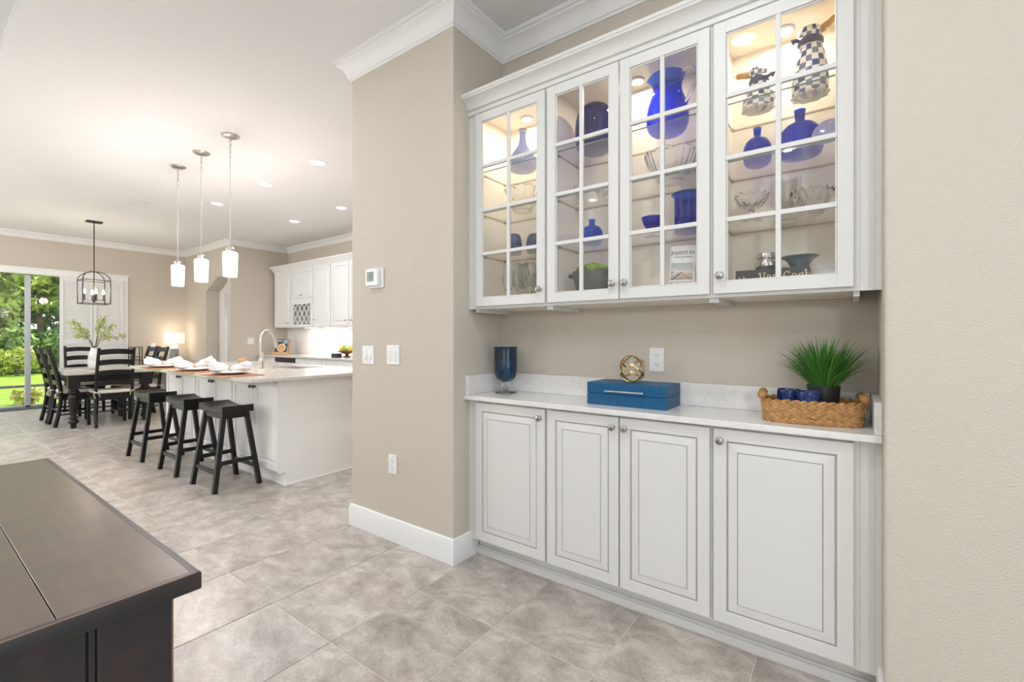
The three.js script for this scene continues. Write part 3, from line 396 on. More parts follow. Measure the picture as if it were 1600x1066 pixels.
{ // middle cabinet
  let t = onShelf('glass_vase', 'big dark cobalt glass vase with rounded top, on the top shelf of the middle cabinet', 'vase', -1.035, 0, -2.12);
  obj('body', lathe(smoothProfile([[0.001, 0], [0.055, 0.002], [0.085, 0.018], [0.099, 0.06], [0.101, 0.11], [0.099, 0.155], [0.090, 0.195], [0.070, 0.226], [0.038, 0.244], [0.001, 0.249]], 44), 40), M.cobaltDark, t);
  t = onShelf('glass_flask', 'round bright blue bottle with short neck, on the third shelf of the middle cabinet', 'bottle', -1.053, 2, -2.12);
  obj('body', lathe(smoothProfile([[0.001, 0], [0.036, 0.001], [0.05, 0.012], [0.056, 0.04], [0.053, 0.07], [0.042, 0.09], [0.024, 0.099], [0.0165, 0.104], [0.0165, 0.128], [0.018, 0.132]], 40), 32), M.azure, t);
  t = onShelf('stemmed_tumbler', 'small clear glass goblet at the left of the second shelf in the middle cabinet', 'wine glass', -1.15, 1, -2.17); obj('bowl', lathe(smoothProfile([[0.001, 0.002], [0.028, 0.002], [0.006, 0.012], [0.006, 0.04], [0.026, 0.06], [0.03, 0.10], [0.028, 0.10], [0.02, 0.062], [0.001, 0.055]], 30), 24), M.crystal, t);
  t = onShelf('crystal_tumbler', 'low clear glass dish with crimped rim on the second shelf of the middle cabinet', 'bowl', -0.985, 1, -2.16); obj('body', wavy(smoothProfile([[0.001, 0.002], [0.04, 0.002], [0.06, 0.04], [0.075, 0.06], [0.072, 0.06], [0.055, 0.04], [0.001, 0.012]], 24), 60, (a, s, y) => [1 + 0.06 * Math.cos(14 * a) * clamp(y * 20), 0]), M.crystal, t);
  t = onShelf('moss_planter', 'dark grey boat-shaped planter full of green moss on the floor of the middle cabinet', 'planter', -1.045, 3, -2.10);
  obj('pot', [loft([[0, 0.0005, 0], [0, 0.02, 0], [0, 0.09, 0], [0, 0.155, 0], [0, 0.158, 0], [0, 0.14, 0]], [[0.066, 0.05], [0.072, 0.055], [0.09, 0.066], [0.104, 0.072], [0.098, 0.066], [0.094, 0.062]], 28), bb(-0.125, -0.095, 0.128, 0.150, -0.022, 0.022, 0.008), bb(0.095, 0.125, 0.128, 0.150, -0.022, 0.022, 0.008)], M.planter, t);
  const mo = []; for (let k = 0; k < 46; k++) { const a = rr(0, 6.28), q = Math.sqrt(rnd()), g = new THREE.IcosahedronGeometry(rr(0.013, 0.022), 1); g.scale(1, 0.8, 1); mo.push(at(g, Math.cos(a) * q * 0.085, 0.152 + 0.03 * (1 - q * q) + rr(-0.004, 0.008), Math.sin(a) * q * 0.052)); } obj('moss', mo, M.moss, t).userData.kind = 'stuff';
  t = onShelf('glass_pitcher', 'big cobalt blue glass pitcher with clear handle, on the top shelf of the middle cabinet', 'pitcher', -0.672, 0, -2.12, -0.25);
  const pit = lathe(smoothProfile([[0.001, 0], [0.06, 0.002], [0.082, 0.018], [0.094, 0.055], [0.092, 0.10], [0.080, 0.15], [0.066, 0.19], [0.064, 0.22], [0.072, 0.25], [0.078, 0.265]], 44), 44), pp = pit.attributes.position;
  for (let i = 0; i < pp.count; i++) { const x = pp.getX(i), y = pp.getY(i), z = pp.getZ(i), w = clamp((y - 0.17) / 0.095), c = Math.max(0, -x / (Math.hypot(x, z) + 1e-6)) ** 6; pp.setXYZ(i, x - 0.028 * w * w * c, y + 0.012 * w * c, z); } pit.computeVertexNormals();
  obj('body', pit, M.cobalt, t); obj('handle', tube([[0.064, 0.232, 0], [0.088, 0.258, 0], [0.122, 0.252, 0], [0.138, 0.215, 0], [0.128, 0.17, 0], [0.104, 0.13, 0], [0.090, 0.108, 0]], 0.0095, 10, 40), M.solidGlass, t);
  t = onShelf('crystal_centerpiece', 'wide clear crystal bowl with scalloped rim, on the second shelf of the middle cabinet', 'bowl', -0.655, 1, -2.12);
  obj('body', wavy(smoothProfile([[0.001, 0.002], [0.05, 0.002], [0.06, 0.012], [0.085, 0.05], [0.108, 0.10], [0.115, 0.124], [0.110, 0.124], [0.1, 0.098], [0.076, 0.052], [0.05, 0.016], [0.001, 0.012]], 40), 96, (a, s, y) => [1 + 0.035 * Math.cos(24 * a) * clamp(y * 14), 0.014 * Math.abs(Math.cos(4 * a)) * clamp((y - 0.07) * 25)]), M.crystal, t);
  t = onShelf('footed_bowl', 'small cobalt blue dessert bowl on a clear glass foot, third shelf of the middle cabinet', 'bowl', -0.742, 2, -2.12);
  obj('bowl', lathe(smoothProfile([[0.001, 0.038], [0.026, 0.042], [0.038, 0.058], [0.047, 0.082], [0.050, 0.094], [0.046, 0.092], [0.035, 0.062], [0.001, 0.048]], 30), 30), M.cobalt, t); obj('foot', lathe(smoothProfile([[0.001, 0.0], [0.034, 0.001], [0.035, 0.004], [0.012, 0.010], [0.008, 0.022], [0.016, 0.036], [0.001, 0.038]], 24), 28), M.solidGlass, t);
  t = onShelf('cylinder_vase', 'straight bright blue glass vase with flared rim, third shelf of the middle cabinet', 'vase', -0.578, 2, -2.12);
  obj('body', lathe([[0.001, 0], [0.056, 0], [0.060, 0.005], [0.061, 0.15], [0.064, 0.162], [0.074, 0.172], [0.072, 0.174], [0.060, 0.164], [0.057, 0.15], [0.056, 0.009], [0.001, 0.008]], 40), M.azure, t);
  t = onShelf('brochure', 'white brochure with a painted landscape cover leaning inside the middle cabinet', 'brochure', -0.592, 3, -2.045, 0.12);
  const cover = paint(256, 512, (x, w, h) => { x.fillStyle = '#efeeea'; x.fillRect(0, 0, w, h); x.fillStyle = '#4f5662'; x.textAlign = 'center'; x.font = 'bold 46px serif'; x.fillText('PAINTERS', w / 2, 88); x.fillStyle = '#8a8f96'; x.fillRect(40, 112, 176, 7); x.beginPath(); x.arc(w / 2, 142, 6, 0, 7); x.fill();
    let g = x.createLinearGradient(0, 170, 0, 340); g.addColorStop(0, '#c9d3da'); g.addColorStop(0.5, '#e6e0d6'); g.addColorStop(1, '#a09488'); x.fillStyle = g; x.fillRect(18, 172, w - 36, 170); x.fillStyle = '#6a6157'; for (let k = 0; k < 26; k++) x.fillRect(20 + (k * 53) % 100, 258 + (k * 37) % 78, 14, 8); x.fillStyle = '#c98a6a'; for (let k = 0; k < 14; k++) x.fillRect(128 + (k * 41) % 90, 270 + (k * 29) % 60, 16, 9);
    x.fillStyle = '#d7d2c8'; x.fillRect(18, 356, w - 36, 138); x.fillStyle = '#746b62'; for (let k = 0; k < 44; k++) x.fillRect(22 + (k * 61) % (w - 60), 372 + (k * 43) % 104, 18, 9); });
  const bp = new THREE.PlaneGeometry(0.108, 0.232); const lean = new THREE.Group(); lean.name = 'booklet'; lean.rotation.x = -0.18; lean.rotation.z = -0.03; t.add(lean);
  obj('pages', bb(-0.054, 0.054, 0, 0.232, -0.006, 0, 0.001), M.white, lean); obj('cover_print', at(bp, 0, 0.116, 0.0006), std(lin(1, 1, 1), 0.35, { map: cover }), lean, true);
}
{ // right cabinet: two chequered ducks, flasks, crystal, a book
  const check = paint(512, 512, (x, w, h) => { x.fillStyle = '#e9e4d8'; x.fillRect(0, 0, w, h); const n = 12, s = w / n, c = ['#50608a', '#45547c', '#5d7098', '#6c7690']; for (let i = 0; i < n; i++) for (let j = 0; j < n; j++) if ((i + j) % 2) { x.fillStyle = c[(i * 7 + j * 3) % 4]; x.beginPath(); const o = (a, b) => Math.sin(i * 12.9 + j * 78.2 + a * 3 + b) * 4; x.moveTo(i * s + o(1, 0), j * s + o(2, 1)); x.lineTo(i * s + s + o(3, 2), j * s + o(4, 0)); x.lineTo(i * s + s + o(5, 1), j * s + s + o(6, 2)); x.lineTo(i * s + o(7, 0), j * s + s + o(8, 1)); x.fill(); } });
  check.wrapS = check.wrapT = THREE.RepeatWrapping; check.repeat.set(1.2, 1);
  const checked = std(lin(1, 1, 1), 0.3, { map: check });
  function wrapUV(g, cx, H) { const p = g.attributes.position, u = new Float32Array(p.count * 2); for (let i = 0; i < p.count; i += 3) { const a = [0, 1, 2].map(k => Math.atan2(p.getX(i + k) - cx, p.getZ(i + k)) / 6.2832 + 0.5); if (Math.max(...a) - Math.min(...a) > 0.5) a.forEach((v, k) => { if (v < 0.5) a[k] += 1; }); for (let k = 0; k < 3; k++) { u[(i + k) * 2] = a[k]; u[(i + k) * 2 + 1] = p.getY(i + k) / H; } } g.setAttribute('uv', new THREE.BufferAttribute(u, 2)); return g; }
  function duck(lab, x, z, turn, P) { // a sitting ceramic bird: body and head in one skin, bill, eyes, collar, tail and base
    const t = onShelf('ceramic_duck', lab, 'figurine', x, 0, z, turn); const N = 30, path = spline(P.path, N), rad = path.map((_, i) => lerpA(P.rad, i / N));
    obj('body', wrapUV(flat(loft(path, rad, 28)), 0, P.H), checked, t, true);
    const [hx, hy] = P.head, b = P.bill;
    const bill = obj('bill', loft(spline([[hx + b * 0.020, hy, 0], [hx + b * 0.042, hy + 0.004 + P.up * 0.4, 0], [hx + b * 0.064, hy + 0.004 + P.up * 1.1, 0], [hx + b * 0.075, hy + 0.004 + P.up * 1.6, 0]], 10), [[0.010, 0.014], [0.0115, 0.017], [0.0125, 0.019], [0.012, 0.018], [0.0115, 0.016], [0.011, 0.0155], [0.011, 0.016], [0.0105, 0.0165], [0.009, 0.015], [0.006, 0.010], [0.001, 0.002]], 14), M.bill, t);
    obj('eyes', [-1, 1].map(s => at(new THREE.SphereGeometry(0.004, 8, 6), hx + b * 0.010, hy + 0.010, s * P.hr * 0.93)), M.black, t);
    const c = P.collar, tor = new THREE.TorusGeometry(P.cr, 0.010, 10, 28); tor.rotateX(Math.PI / 2); tor.scale(1, 1.6, 1); tor.rotateZ(-b * 0.15);
    obj('scarf', [at(tor, c[0], c[1], 0), loft(spline([[c[0] - b * 0.02, c[1], P.cr * 0.7], [c[0] - b * 0.04, c[1] + 0.006, P.cr * 1.15], [c[0] - b * 0.052, c[1] + 0.002, P.cr * 1.25]], 8), Array.from({ length: 9 }, (_, i) => [0.004 + 0.0012 * i, 0.004]), 10)], M.ribbon, t);
    const sc = []; for (let k = 0; k < 9; k++) { const a = k / 9 * 6.2832; sc.push(at(new THREE.SphereGeometry(0.018, 10, 6).scale(1, 0.35, 1), Math.cos(a) * P.foot[0] + P.path[0][0], 0.006, Math.sin(a) * P.foot[1])); } obj('base', sc, std(lin(0.70, 0.66, 0.57), 0.4), t);
    return t;
  }
  duck('small blue and white chequered ceramic duck with its bill to the left, top shelf', -0.302, -2.12, 0.25, { H: 0.19, path: [[0.0, 0, 0], [0.0, 0.012, 0], [0.004, 0.05, 0], [0.006, 0.085, 0], [0.006, 0.115, 0], [0.004, 0.135, 0], [0.0, 0.155, 0], [-0.002, 0.172, 0], [-0.002, 0.184, 0]], rad: [[0.050, 0.042], [0.058, 0.047], [0.060, 0.05], [0.048, 0.042], [0.03, 0.03], [0.026, 0.025], [0.038, 0.034], [0.028, 0.025], [0.003, 0.003]], head: [-0.010, 0.152], hr: 0.032, bill: -1, up: 0, collar: [0.004, 0.121], cr: 0.028, wing: [0.015, 0.06, 0.047], foot: [0.046, 0.036] });
  duck('tall blue and white chequered ceramic duck with bill raised to the right, top shelf', -0.122, -2.12, -0.15, { H: 0.29, path: [[0.0, 0, 0], [0.0, 0.014, 0], [0.0, 0.06, 0], [0.002, 0.11, 0], [0.003, 0.16, 0], [0.002, 0.20, 0], [0.0, 0.222, 0], [0.0, 0.25, 0], [0.002, 0.268, 0], [0.002, 0.277, 0]], rad: [[0.052, 0.045], [0.060, 0.05], [0.063, 0.053], [0.056, 0.05], [0.046, 0.043], [0.037, 0.035], [0.032, 0.031], [0.043, 0.039], [0.032, 0.029], [0.003, 0.003]], head: [0.012, 0.245], hr: 0.037, bill: 1, up: 0.018, collar: [0.001, 0.212], cr: 0.035, wing: [-0.012, 0.10, 0.05], foot: [0.050, 0.042] });
  let t = onShelf('glass_flask', 'small round cobalt flask with short neck, left below the small chequered duck', 'bottle', -0.304, 1, -2.12);
  obj('body', lathe(smoothProfile([[0.001, 0], [0.032, 0.001], [0.047, 0.012], [0.0535, 0.045], [0.052, 0.075], [0.042, 0.102], [0.024, 0.118], [0.015, 0.124], [0.0145, 0.15], [0.016, 0.158]], 40), 34), M.cobalt, t);
  t = onShelf('glass_flask', 'broad cobalt flask with short neck, larger one on the second shelf of the right cabinet', 'bottle', -0.155, 1, -2.115);
  obj('body', [loft(spline([[0, 0, 0], [0, 0.006, 0], [0, 0.03, 0], [0, 0.07, 0], [0, 0.105, 0], [0, 0.13, 0], [0, 0.142, 0]], 24), Array.from({ length: 25 }, (_, i) => lerpA([[0.055, 0.04], [0.070, 0.048], [0.079, 0.052], [0.080, 0.052], [0.070, 0.046], [0.046, 0.034], [0.018, 0.018]], i / 24)), 36), lathe([[0.018, 0.138], [0.0165, 0.15], [0.019, 0.178], [0.021, 0.186], [0.018, 0.186], [0.014, 0.15]], 24)], M.cobalt, t);
  t = onShelf('glass_dish', 'lavender glass plate standing on edge at the right of the second shelf, right cabinet', 'plate', -0.062, 1, -2.05, -0.25); { const g = lathe([[0.001, 0], [0.03, 0.001], [0.046, 0.006], [0.050, 0.012], [0.048, 0.012], [0.03, 0.004], [0.001, 0.003]], 32); g.rotateX(Math.PI / 2 - 0.25); obj('body', at(g, 0, 0.049, 0), M.lavender, t); }
  t = onShelf('crystal_compote', 'small footed crystal dish at the left of the third shelf, right cabinet', 'bowl', -0.318, 2, -2.075); obj('body', wavy(smoothProfile([[0.001, 0.002], [0.036, 0.002], [0.036, 0.006], [0.012, 0.016], [0.010, 0.04], [0.03, 0.058], [0.05, 0.078], [0.062, 0.106], [0.058, 0.106], [0.045, 0.08], [0.001, 0.06]], 40), 60, (a, s, y) => [1 + 0.06 * Math.cos(12 * a) * clamp((y - 0.04) * 25), 0.006 * Math.cos(12 * a) * clamp((y - 0.08) * 50)]), M.crystal, t);
  t = onShelf('glass_cylinder', 'tall clear glass cylinder on the third shelf of the right cabinet, behind the door bar', 'vase', -0.205, 2, -2.19); obj('body', lathe([[0.001, 0.001], [0.046, 0.001], [0.049, 0.006], [0.049, 0.19], [0.047, 0.19], [0.046, 0.012], [0.001, 0.010]], 36), M.crystal, t);
  t = onShelf('crystal_candy_dish', 'deep faceted crystal bowl at the right of the third shelf, right cabinet', 'bowl', -0.115, 2, -2.10); obj('body', wavy(smoothProfile([[0.001, 0.002], [0.034, 0.002], [0.04, 0.012], [0.055, 0.045], [0.068, 0.09], [0.064, 0.09], [0.05, 0.046], [0.036, 0.016], [0.001, 0.012]], 36), 64, (a, s, y) => [1 + 0.08 * Math.cos(16 * a + y * 70) * clamp(y * 14), 0.005 * Math.cos(16 * a) * clamp((y - 0.06) * 40)]), M.crystal, t);
  const spine = paint(1024, 256, (x, w, h) => { x.fillStyle = '#3f3d42'; x.fillRect(0, 0, w, h); x.fillStyle = '#e6d3a6'; x.textBaseline = 'middle'; x.font = '158px serif'; x.fillText('Van Gogh', 334, 98); x.fillStyle = '#d9d4c8'; x.fillRect(44, 70, 6, 90); x.fillRect(58, 80, 8, 80); x.fillRect(108, 60, 9, 130); x.fillRect(128, 74, 7, 110); x.fillRect(142, 92, 6, 86); });
  t = onShelf('art_book', 'thick dark grey art book lying flat on the floor of the right cabinet', 'book', -0.244, 3, -2.105, 0.02);
  obj('cover', [bb(-0.124, 0.124, 0, 0.005, -0.09, 0.09, 0.001), bb(-0.124, 0.124, 0.083, 0.088, -0.09, 0.09, 0.001), bb(-0.124, 0.124, 0.0, 0.088, 0.087, 0.09, 0.001)], std(lin(0.05, 0.048, 0.055), 0.5), t); obj('pages', bb(-0.122, 0.122, 0.005, 0.083, -0.085, 0.087), M.cloth, t); obj('spine_print', at(new THREE.PlaneGeometry(0.246, 0.086), 0, 0.044, 0.0906), std(lin(1, 1, 1), 0.45, { map: spine }), t, true);
  t = thing('silver_jar', 'squat polished silver jar with lid on top of the dark art book', 'jar', [-0.268, SH[3] + 0.0895, -2.10]); obj('body', lathe(smoothProfile([[0.001, 0], [0.032, 0.0], [0.041, 0.012], [0.044, 0.028], [0.038, 0.044], [0.032, 0.05], [0.001, 0.05]], 30), 36), M.chrome, t); obj('lid', lathe([[0.001, 0.05], [0.035, 0.05], [0.036, 0.053], [0.0355, 0.068], [0.033, 0.071], [0.001, 0.072]], 36), M.chrome, t);
  t = thing('stoneware_bowl', 'blue grey bowl with a tilted wide rim on the right half of the art book', 'bowl', [-0.155, SH[3] + 0.0895, -2.10]); { const g = lathe(smoothProfile([[0.001, 0.001], [0.026, 0.001], [0.032, 0.012], [0.046, 0.034], [0.064, 0.046], [0.062, 0.049], [0.042, 0.038], [0.001, 0.016]], 30), 36); obj('body', g, std(lin(0.14, 0.19, 0.22), 0.3), t); }
}

// ---------------------------------------------------------------- on the stone countertop
const CT = 0.9165;
{ // hurricane candle holder
  const t = thing('candle_holder', 'tall dark blue glass hurricane with a candle inside, left end of the countertop', 'candle holder', [-1.607, CT, -2.125]);
  obj('foot', lathe(smoothProfile([[0.001, 0.001], [0.062, 0.001], [0.064, 0.004], [0.05, 0.010], [0.022, 0.016], [0.013, 0.024], [0.013, 0.028], [0.022, 0.036], [0.025, 0.046], [0.021, 0.056], [0.012, 0.062], [0.018, 0.066], [0.001, 0.068]], 60), 36), M.solidGlass, t);
  obj('cup', lathe([...smoothProfile([[0.001, 0.067], [0.030, 0.070], [0.052, 0.084], [0.064, 0.108], [0.067, 0.14], [0.0675, 0.2], [0.0685, 0.262], [0.0705, 0.268]], 30), [0.068, 0.268], ...smoothProfile([[0.066, 0.262], [0.065, 0.2], [0.064, 0.14], [0.061, 0.11], [0.048, 0.088], [0.001, 0.074]], 24)], 40), M.hurricane, t);
  obj('candle', lathe([[0.001, 0.080], [0.036, 0.081], [0.044, 0.086], [0.045, 0.09], [0.045, 0.186], [0.043, 0.189], [0.03, 0.187], [0.001, 0.186]], 36), M.candle, t); obj('wick', rod([0, 0.186, 0], [0.001, 0.198, 0], 0.001, 6), M.slot, t);
}
{ // blue box and the knot of gold rings on it
  const t = thing('storage_box', 'bright blue textured box with a slim silver bar handle, in the middle of the countertop', 'box', [-0.838, CT, -2.125]);
  obj('bottom', bb(-0.192, 0.192, 0, 0.053, -0.104, 0.104, 0.002), M.blueBox, t); const lid = obj('lid', bb(-0.192, 0.192, 0.0545, 0.106, -0.104, 0.104, 0.002), M.blueBox, t);
  obj('handle', [bar([-0.094, 0.069, 0.120], [0.094, 0.069, 0.120], 0.009, 0.008), bar([-0.07, 0.069, 0.104], [-0.07, 0.069, 0.118], 0.005, 0.005), bar([0.07, 0.069, 0.104], [0.07, 0.069, 0.118], 0.005, 0.005)], M.handle, lid);
  const k = thing('metal_orb', 'openwork ball of interlocking gold metal rings on top of the blue box', 'ornament', [-0.842, CT + 0.1065 + 0.065, -2.125]);
  const ring = (r, rx, ry, rz) => { const pts = [[r - 0.003, -0.0042], [r + 0.0012, -0.0042], [r + 0.0012, 0.0042], [r - 0.003, 0.0042], [r - 0.003, -0.0042]]; const g = flat(toCreasedNormals(lathe(pts, 56), 0.6)); g.applyMatrix4(new THREE.Matrix4().makeRotationFromEuler(new THREE.Euler(rx, ry, rz))); return g; };
  for (const d of [[1, 1, 1], [-1, 1, 1], [1, -1, 1], [-1, -1, 1]]) { const g = ring(0.065, 0, 0, 0); g.applyQuaternion(new THREE.Quaternion().setFromUnitVectors(V(0, 1, 0), V(...d).normalize())); g.rotateX(0.42); g.rotateY(0.35); obj('ring', g, M.gold, k); }
}
function outlet(lab, pos, turn) {
  const t = thing('wall_outlet', lab, 'outlet', pos, turn); obj('plate', bb(-0.037, 0.037, -0.059, 0.059, 0, 0.006, 0.004, 2), M.plate, t);
  for (const s of [-1, 1]) { const r = obj('socket', prism(roundRect(-0.0165, 0.0165, s * 0.0235 - 0.0145, s * 0.0235 + 0.0145, 0.011), 0.0022, 0.0006).translate(0, 0, 0.0058), M.white, t); obj('slots', [bb(-0.0075, -0.0055, s * 0.0235, s * 0.0235 + 0.008, 0.0080, 0.0090), bb(0.0055, 0.0075, s * 0.0235, s * 0.0235 + 0.008, 0.0080, 0.0090), at(new THREE.CylinderGeometry(0.0027, 0.0027, 0.001, 10).rotateX(Math.PI / 2), 0, s * 0.0235 - 0.006, 0.0085)], M.slot, r); }
  obj('screw', at(new THREE.CylinderGeometry(0.003, 0.003, 0.001, 10).rotateX(Math.PI / 2), 0, 0, 0.0065), M.nickel, t); return t;
}
outlet('white double outlet on the beige wall just above the backsplash, right of the gold orb', [-0.77, 1.127, -2.267], 0);
outlet('white double outlet low on the tan pier above the baseboard', [-2.242, 0.466, -1.827], 0);
outlet('white double outlet on the white end panel of the island', [-3.788, 0.69, -2.61], Math.PI / 2);
outlet('white double outlet on the far beige wall beside the table lamp', [XF, 1.075, -3.20], Math.PI / 2);
outlet('white double outlet on the white kitchen backsplash right of the cookbook', [-7.62, 1.16, -4.838], 0);
function switchPlate(lab, pos, turn, slide) {
  const t = thing('light_switch', lab, 'light switch', pos, turn); obj('plate', bb(-0.0585, 0.0585, -0.059, 0.059, 0, 0.006, 0.004, 2), M.plate, t);
  for (const x of [-0.023, 0.023]) { const r = obj('rocker', bb(x - 0.0155, x + 0.0155, -0.033, 0.033, 0.0055, 0.0085, 0.002), M.white, t); obj('paddle', slide ? bar([x, -0.026, 0.0105], [x, -0.004, 0.0105], 0.022, 0.006, [0, 0, 1], 0.002) : bar([x - 0.004, -0.030, 0.008], [x - 0.004, 0.026, 0.0105], 0.018, 0.005, [0, 0, 1], 0.002), M.white, r); }
  obj('screw', [-1, 1].flatMap(a => [-1, 1].map(b => at(new THREE.CylinderGeometry(0.0025, 0.0025, 0.001, 8).rotateX(Math.PI / 2), a * 0.023, b * 0.048, 0.0063))), M.nickel, t); return t;
}
switchPlate('white double switch plate on the tan pier, left one of two side by side', [-2.483, 1.126, -1.827], 0, true);
switchPlate('white double switch plate on the tan pier, right one of two side by side', [-2.238, 1.132, -1.827], 0, false);
switchPlate('white switch plate on the beige wall left of the kitchen backsplash', [-9.236, 1.177, -4.12], Math.PI / 2, false);
{
  const t = thing('thermostat', 'small white thermostat with a grey screen, high on the tan pier', 'thermostat', [-2.402, 1.612, -1.827]);
  obj('back_plate', bb(-0.066, 0.076, -0.062, 0.062, 0, 0.010, 0.004), M.white, t); obj('body', bb(-0.068, 0.052, -0.050, 0.058, 0.010, 0.034, 0.006, 2), M.white, t);
  obj('screen_bezel', bb(-0.052, 0.014, -0.022, 0.038, 0.0335, 0.0350, 0.001), M.lcd, t); obj('screen', bb(-0.046, 0.008, -0.017, 0.033, 0.0348, 0.0358), std(lin(0.27, 0.33, 0.27), 0.2), t);
  obj('digits', [bb(-0.024, -0.021, -0.006, 0.022, 0.0356, 0.0362), bb(-0.012, -0.009, -0.006, 0.022, 0.0356, 0.0362), bb(-0.012, 0.0, 0.019, 0.022, 0.0356, 0.0362), bb(-0.012, 0.0, 0.006, 0.009, 0.0356, 0.0362)], M.slot, t);
}
{ // woven tray
  const t = thing('wicker_basket', 'low oval woven seagrass tray with two cane handles, at the right end of the countertop', 'basket', [-0.118, CT, -2.085], 0.10);
  const A = 0.158, Bz = 0.088, raw = a => { const c = Math.cos(a), s = Math.sin(a), e = 0.62; return [Math.sign(c) * Math.abs(c) ** e * A, Math.sign(s) * Math.abs(s) ** e * Bz]; };
  const even = (() => { const p = [], L = [0], out = []; for (let k = 0; k <= 4000; k++) { p.push(raw(k / 4000 * 6.283185)); if (k) L.push(L[k - 1] + Math.hypot(p[k][0] - p[k - 1][0], p[k][1] - p[k - 1][1])); } for (let k = 0, j = 0; k < 720; k++) { while (L[j] < k / 720 * L[4000]) j++; out.push(p[j]); } return out; })();
  const oval = (a, k = 1, y = 0) => { const t = ((a / 6.283185) % 1 + 1) % 1 * 720, i = Math.floor(t) % 720, j = (i + 1) % 720, f = t - Math.floor(t); return [(even[i][0] + (even[j][0] - even[i][0]) * f) * k, y, (even[i][1] + (even[j][1] - even[i][1]) * f) * k]; };
  const gap = a => Math.abs(oval(a)[2]) < 0.034;
  obj('base', (() => { const p = []; for (let k = 0; k < 48; k++) { const q = oval(k / 48 * 6.2832, 0.94); p.push([q[0], q[2]]); } return prism(p, 0.006).rotateX(Math.PI / 2).translate(0, 0.0065, 0); })(), M.reed, t);
  { const q = []; for (let i = 0; i < 72; i++) q.push(i / 72 * 6.283185); const pos = []; for (let i = 0; i < 72; i++) { const a = oval(q[i], 0.945, 0.007), b = oval(q[(i + 1) % 72] + (i === 71 ? 6.283185 : 0), 0.945, 0.007), c = oval(q[(i + 1) % 72], 0.965, 0.074), d = oval(q[i], 0.965, 0.074); pos.push(...a, ...b, ...c, ...a, ...c, ...d); } const g = new THREE.BufferGeometry(); g.setAttribute('position', new THREE.Float32BufferAttribute(pos, 3)); g.computeVertexNormals(); obj('liner', g, std(lin(0.16, 0.09, 0.045), 0.9), t); }
  const N = 30;
  for (let row = 0; row < 4; row++) { const segs = [], y = 0.012 + row * 0.0200, k = 0.97 + row * 0.012;
    for (let i = 0; i < N; i++) for (const s of [0, 1]) { const a = (i + s * 0.5 + (row % 2) * 0.25) / N * 6.2832; if (row === 2 && gap(a)) continue;
      const q = oval(a, k, y), q2 = oval(a + 0.01, k, y), dir = Math.atan2(-(q2[2] - q[2]), q2[0] - q[0]); const g = new THREE.SphereGeometry(1, 10, 7); g.scale(0.0265 + rr(-0.003, 0.003), 0.0088 + rr(-0.001, 0.001), 0.0082); g.rotateZ((s ? -1 : 1) * 0.40); g.rotateY(dir); segs.push(at(g, q[0], y + (s ? 0.0042 : -0.0042) + rr(-0.0012, 0.0012), q[2])); }
    obj('braid_row', segs, M.reed, t); }
  for (const s of [-1, 1]) { const h = obj('handle', [rod([s * 0.160, 0.100, -0.062], [s * 0.160, 0.100, 0.062], 0.0125, 14), at(new THREE.SphereGeometry(0.0125, 14, 8), s * 0.160, 0.1, 0.062), at(new THREE.SphereGeometry(0.0125, 14, 8), s * 0.160, 0.1, -0.062)], M.reed, t);
    const wr = []; for (const z of [-0.046, 0.046]) for (let k = 0; k < 6; k++) wr.push(at(new THREE.TorusGeometry(0.0142, 0.0022, 6, 16), s * 0.160, 0.1, z + (k - 2.5) * 0.0042)); obj('binding', [...wr, rod([s * 0.158, 0.05, -0.046], [s * 0.16, 0.09, -0.046], 0.006), rod([s * 0.158, 0.05, 0.046], [s * 0.16, 0.09, 0.046], 0.006)], M.reed, h); }
  const cup = lathe([[0.001, 0], [0.038, 0], [0.0405, 0.003], [0.041, 0.064], [0.040, 0.070], [0.0385, 0.070], [0.0365, 0.064], [0.036, 0.05], [0.001, 0.049]], 32);
  let c = thing('ceramic_votive', 'speckled cobalt ceramic candle cup, left one of the pair in the wicker tray', 'candle cup', [-0.188, CT + 0.045, -2.075]); obj('cup', cup, M.ceram, c); obj('wax', at(disc(0.036, 0.004, 24), 0, 0.046, 0), M.candle, c);
  c.position.y = CT + 0.0075; c.scale.y = 1.62; dup(c, 'speckled cobalt ceramic candle cup, right one, in front of the black plant pot', [-0.121, CT + 0.0075, -2.033]);
  const p = thing('potted_grass', 'bushy green ornamental grass in a matte black pot, standing in the wicker tray', 'plant', [-0.079, CT + 0.0075, -2.1155]);
  obj('pot', lathe([[0.001, 0], [0.043, 0], [0.046, 0.003], [0.0545, 0.128], [0.0535, 0.131], [0.050, 0.130], [0.048, 0.118], [0.001, 0.117]], 36), M.potBlack, p); obj('soil', at(disc(0.047, 0.004, 24), 0, 0.116, 0), M.soil, p);
  const pos = [], col = [], nb = 420;
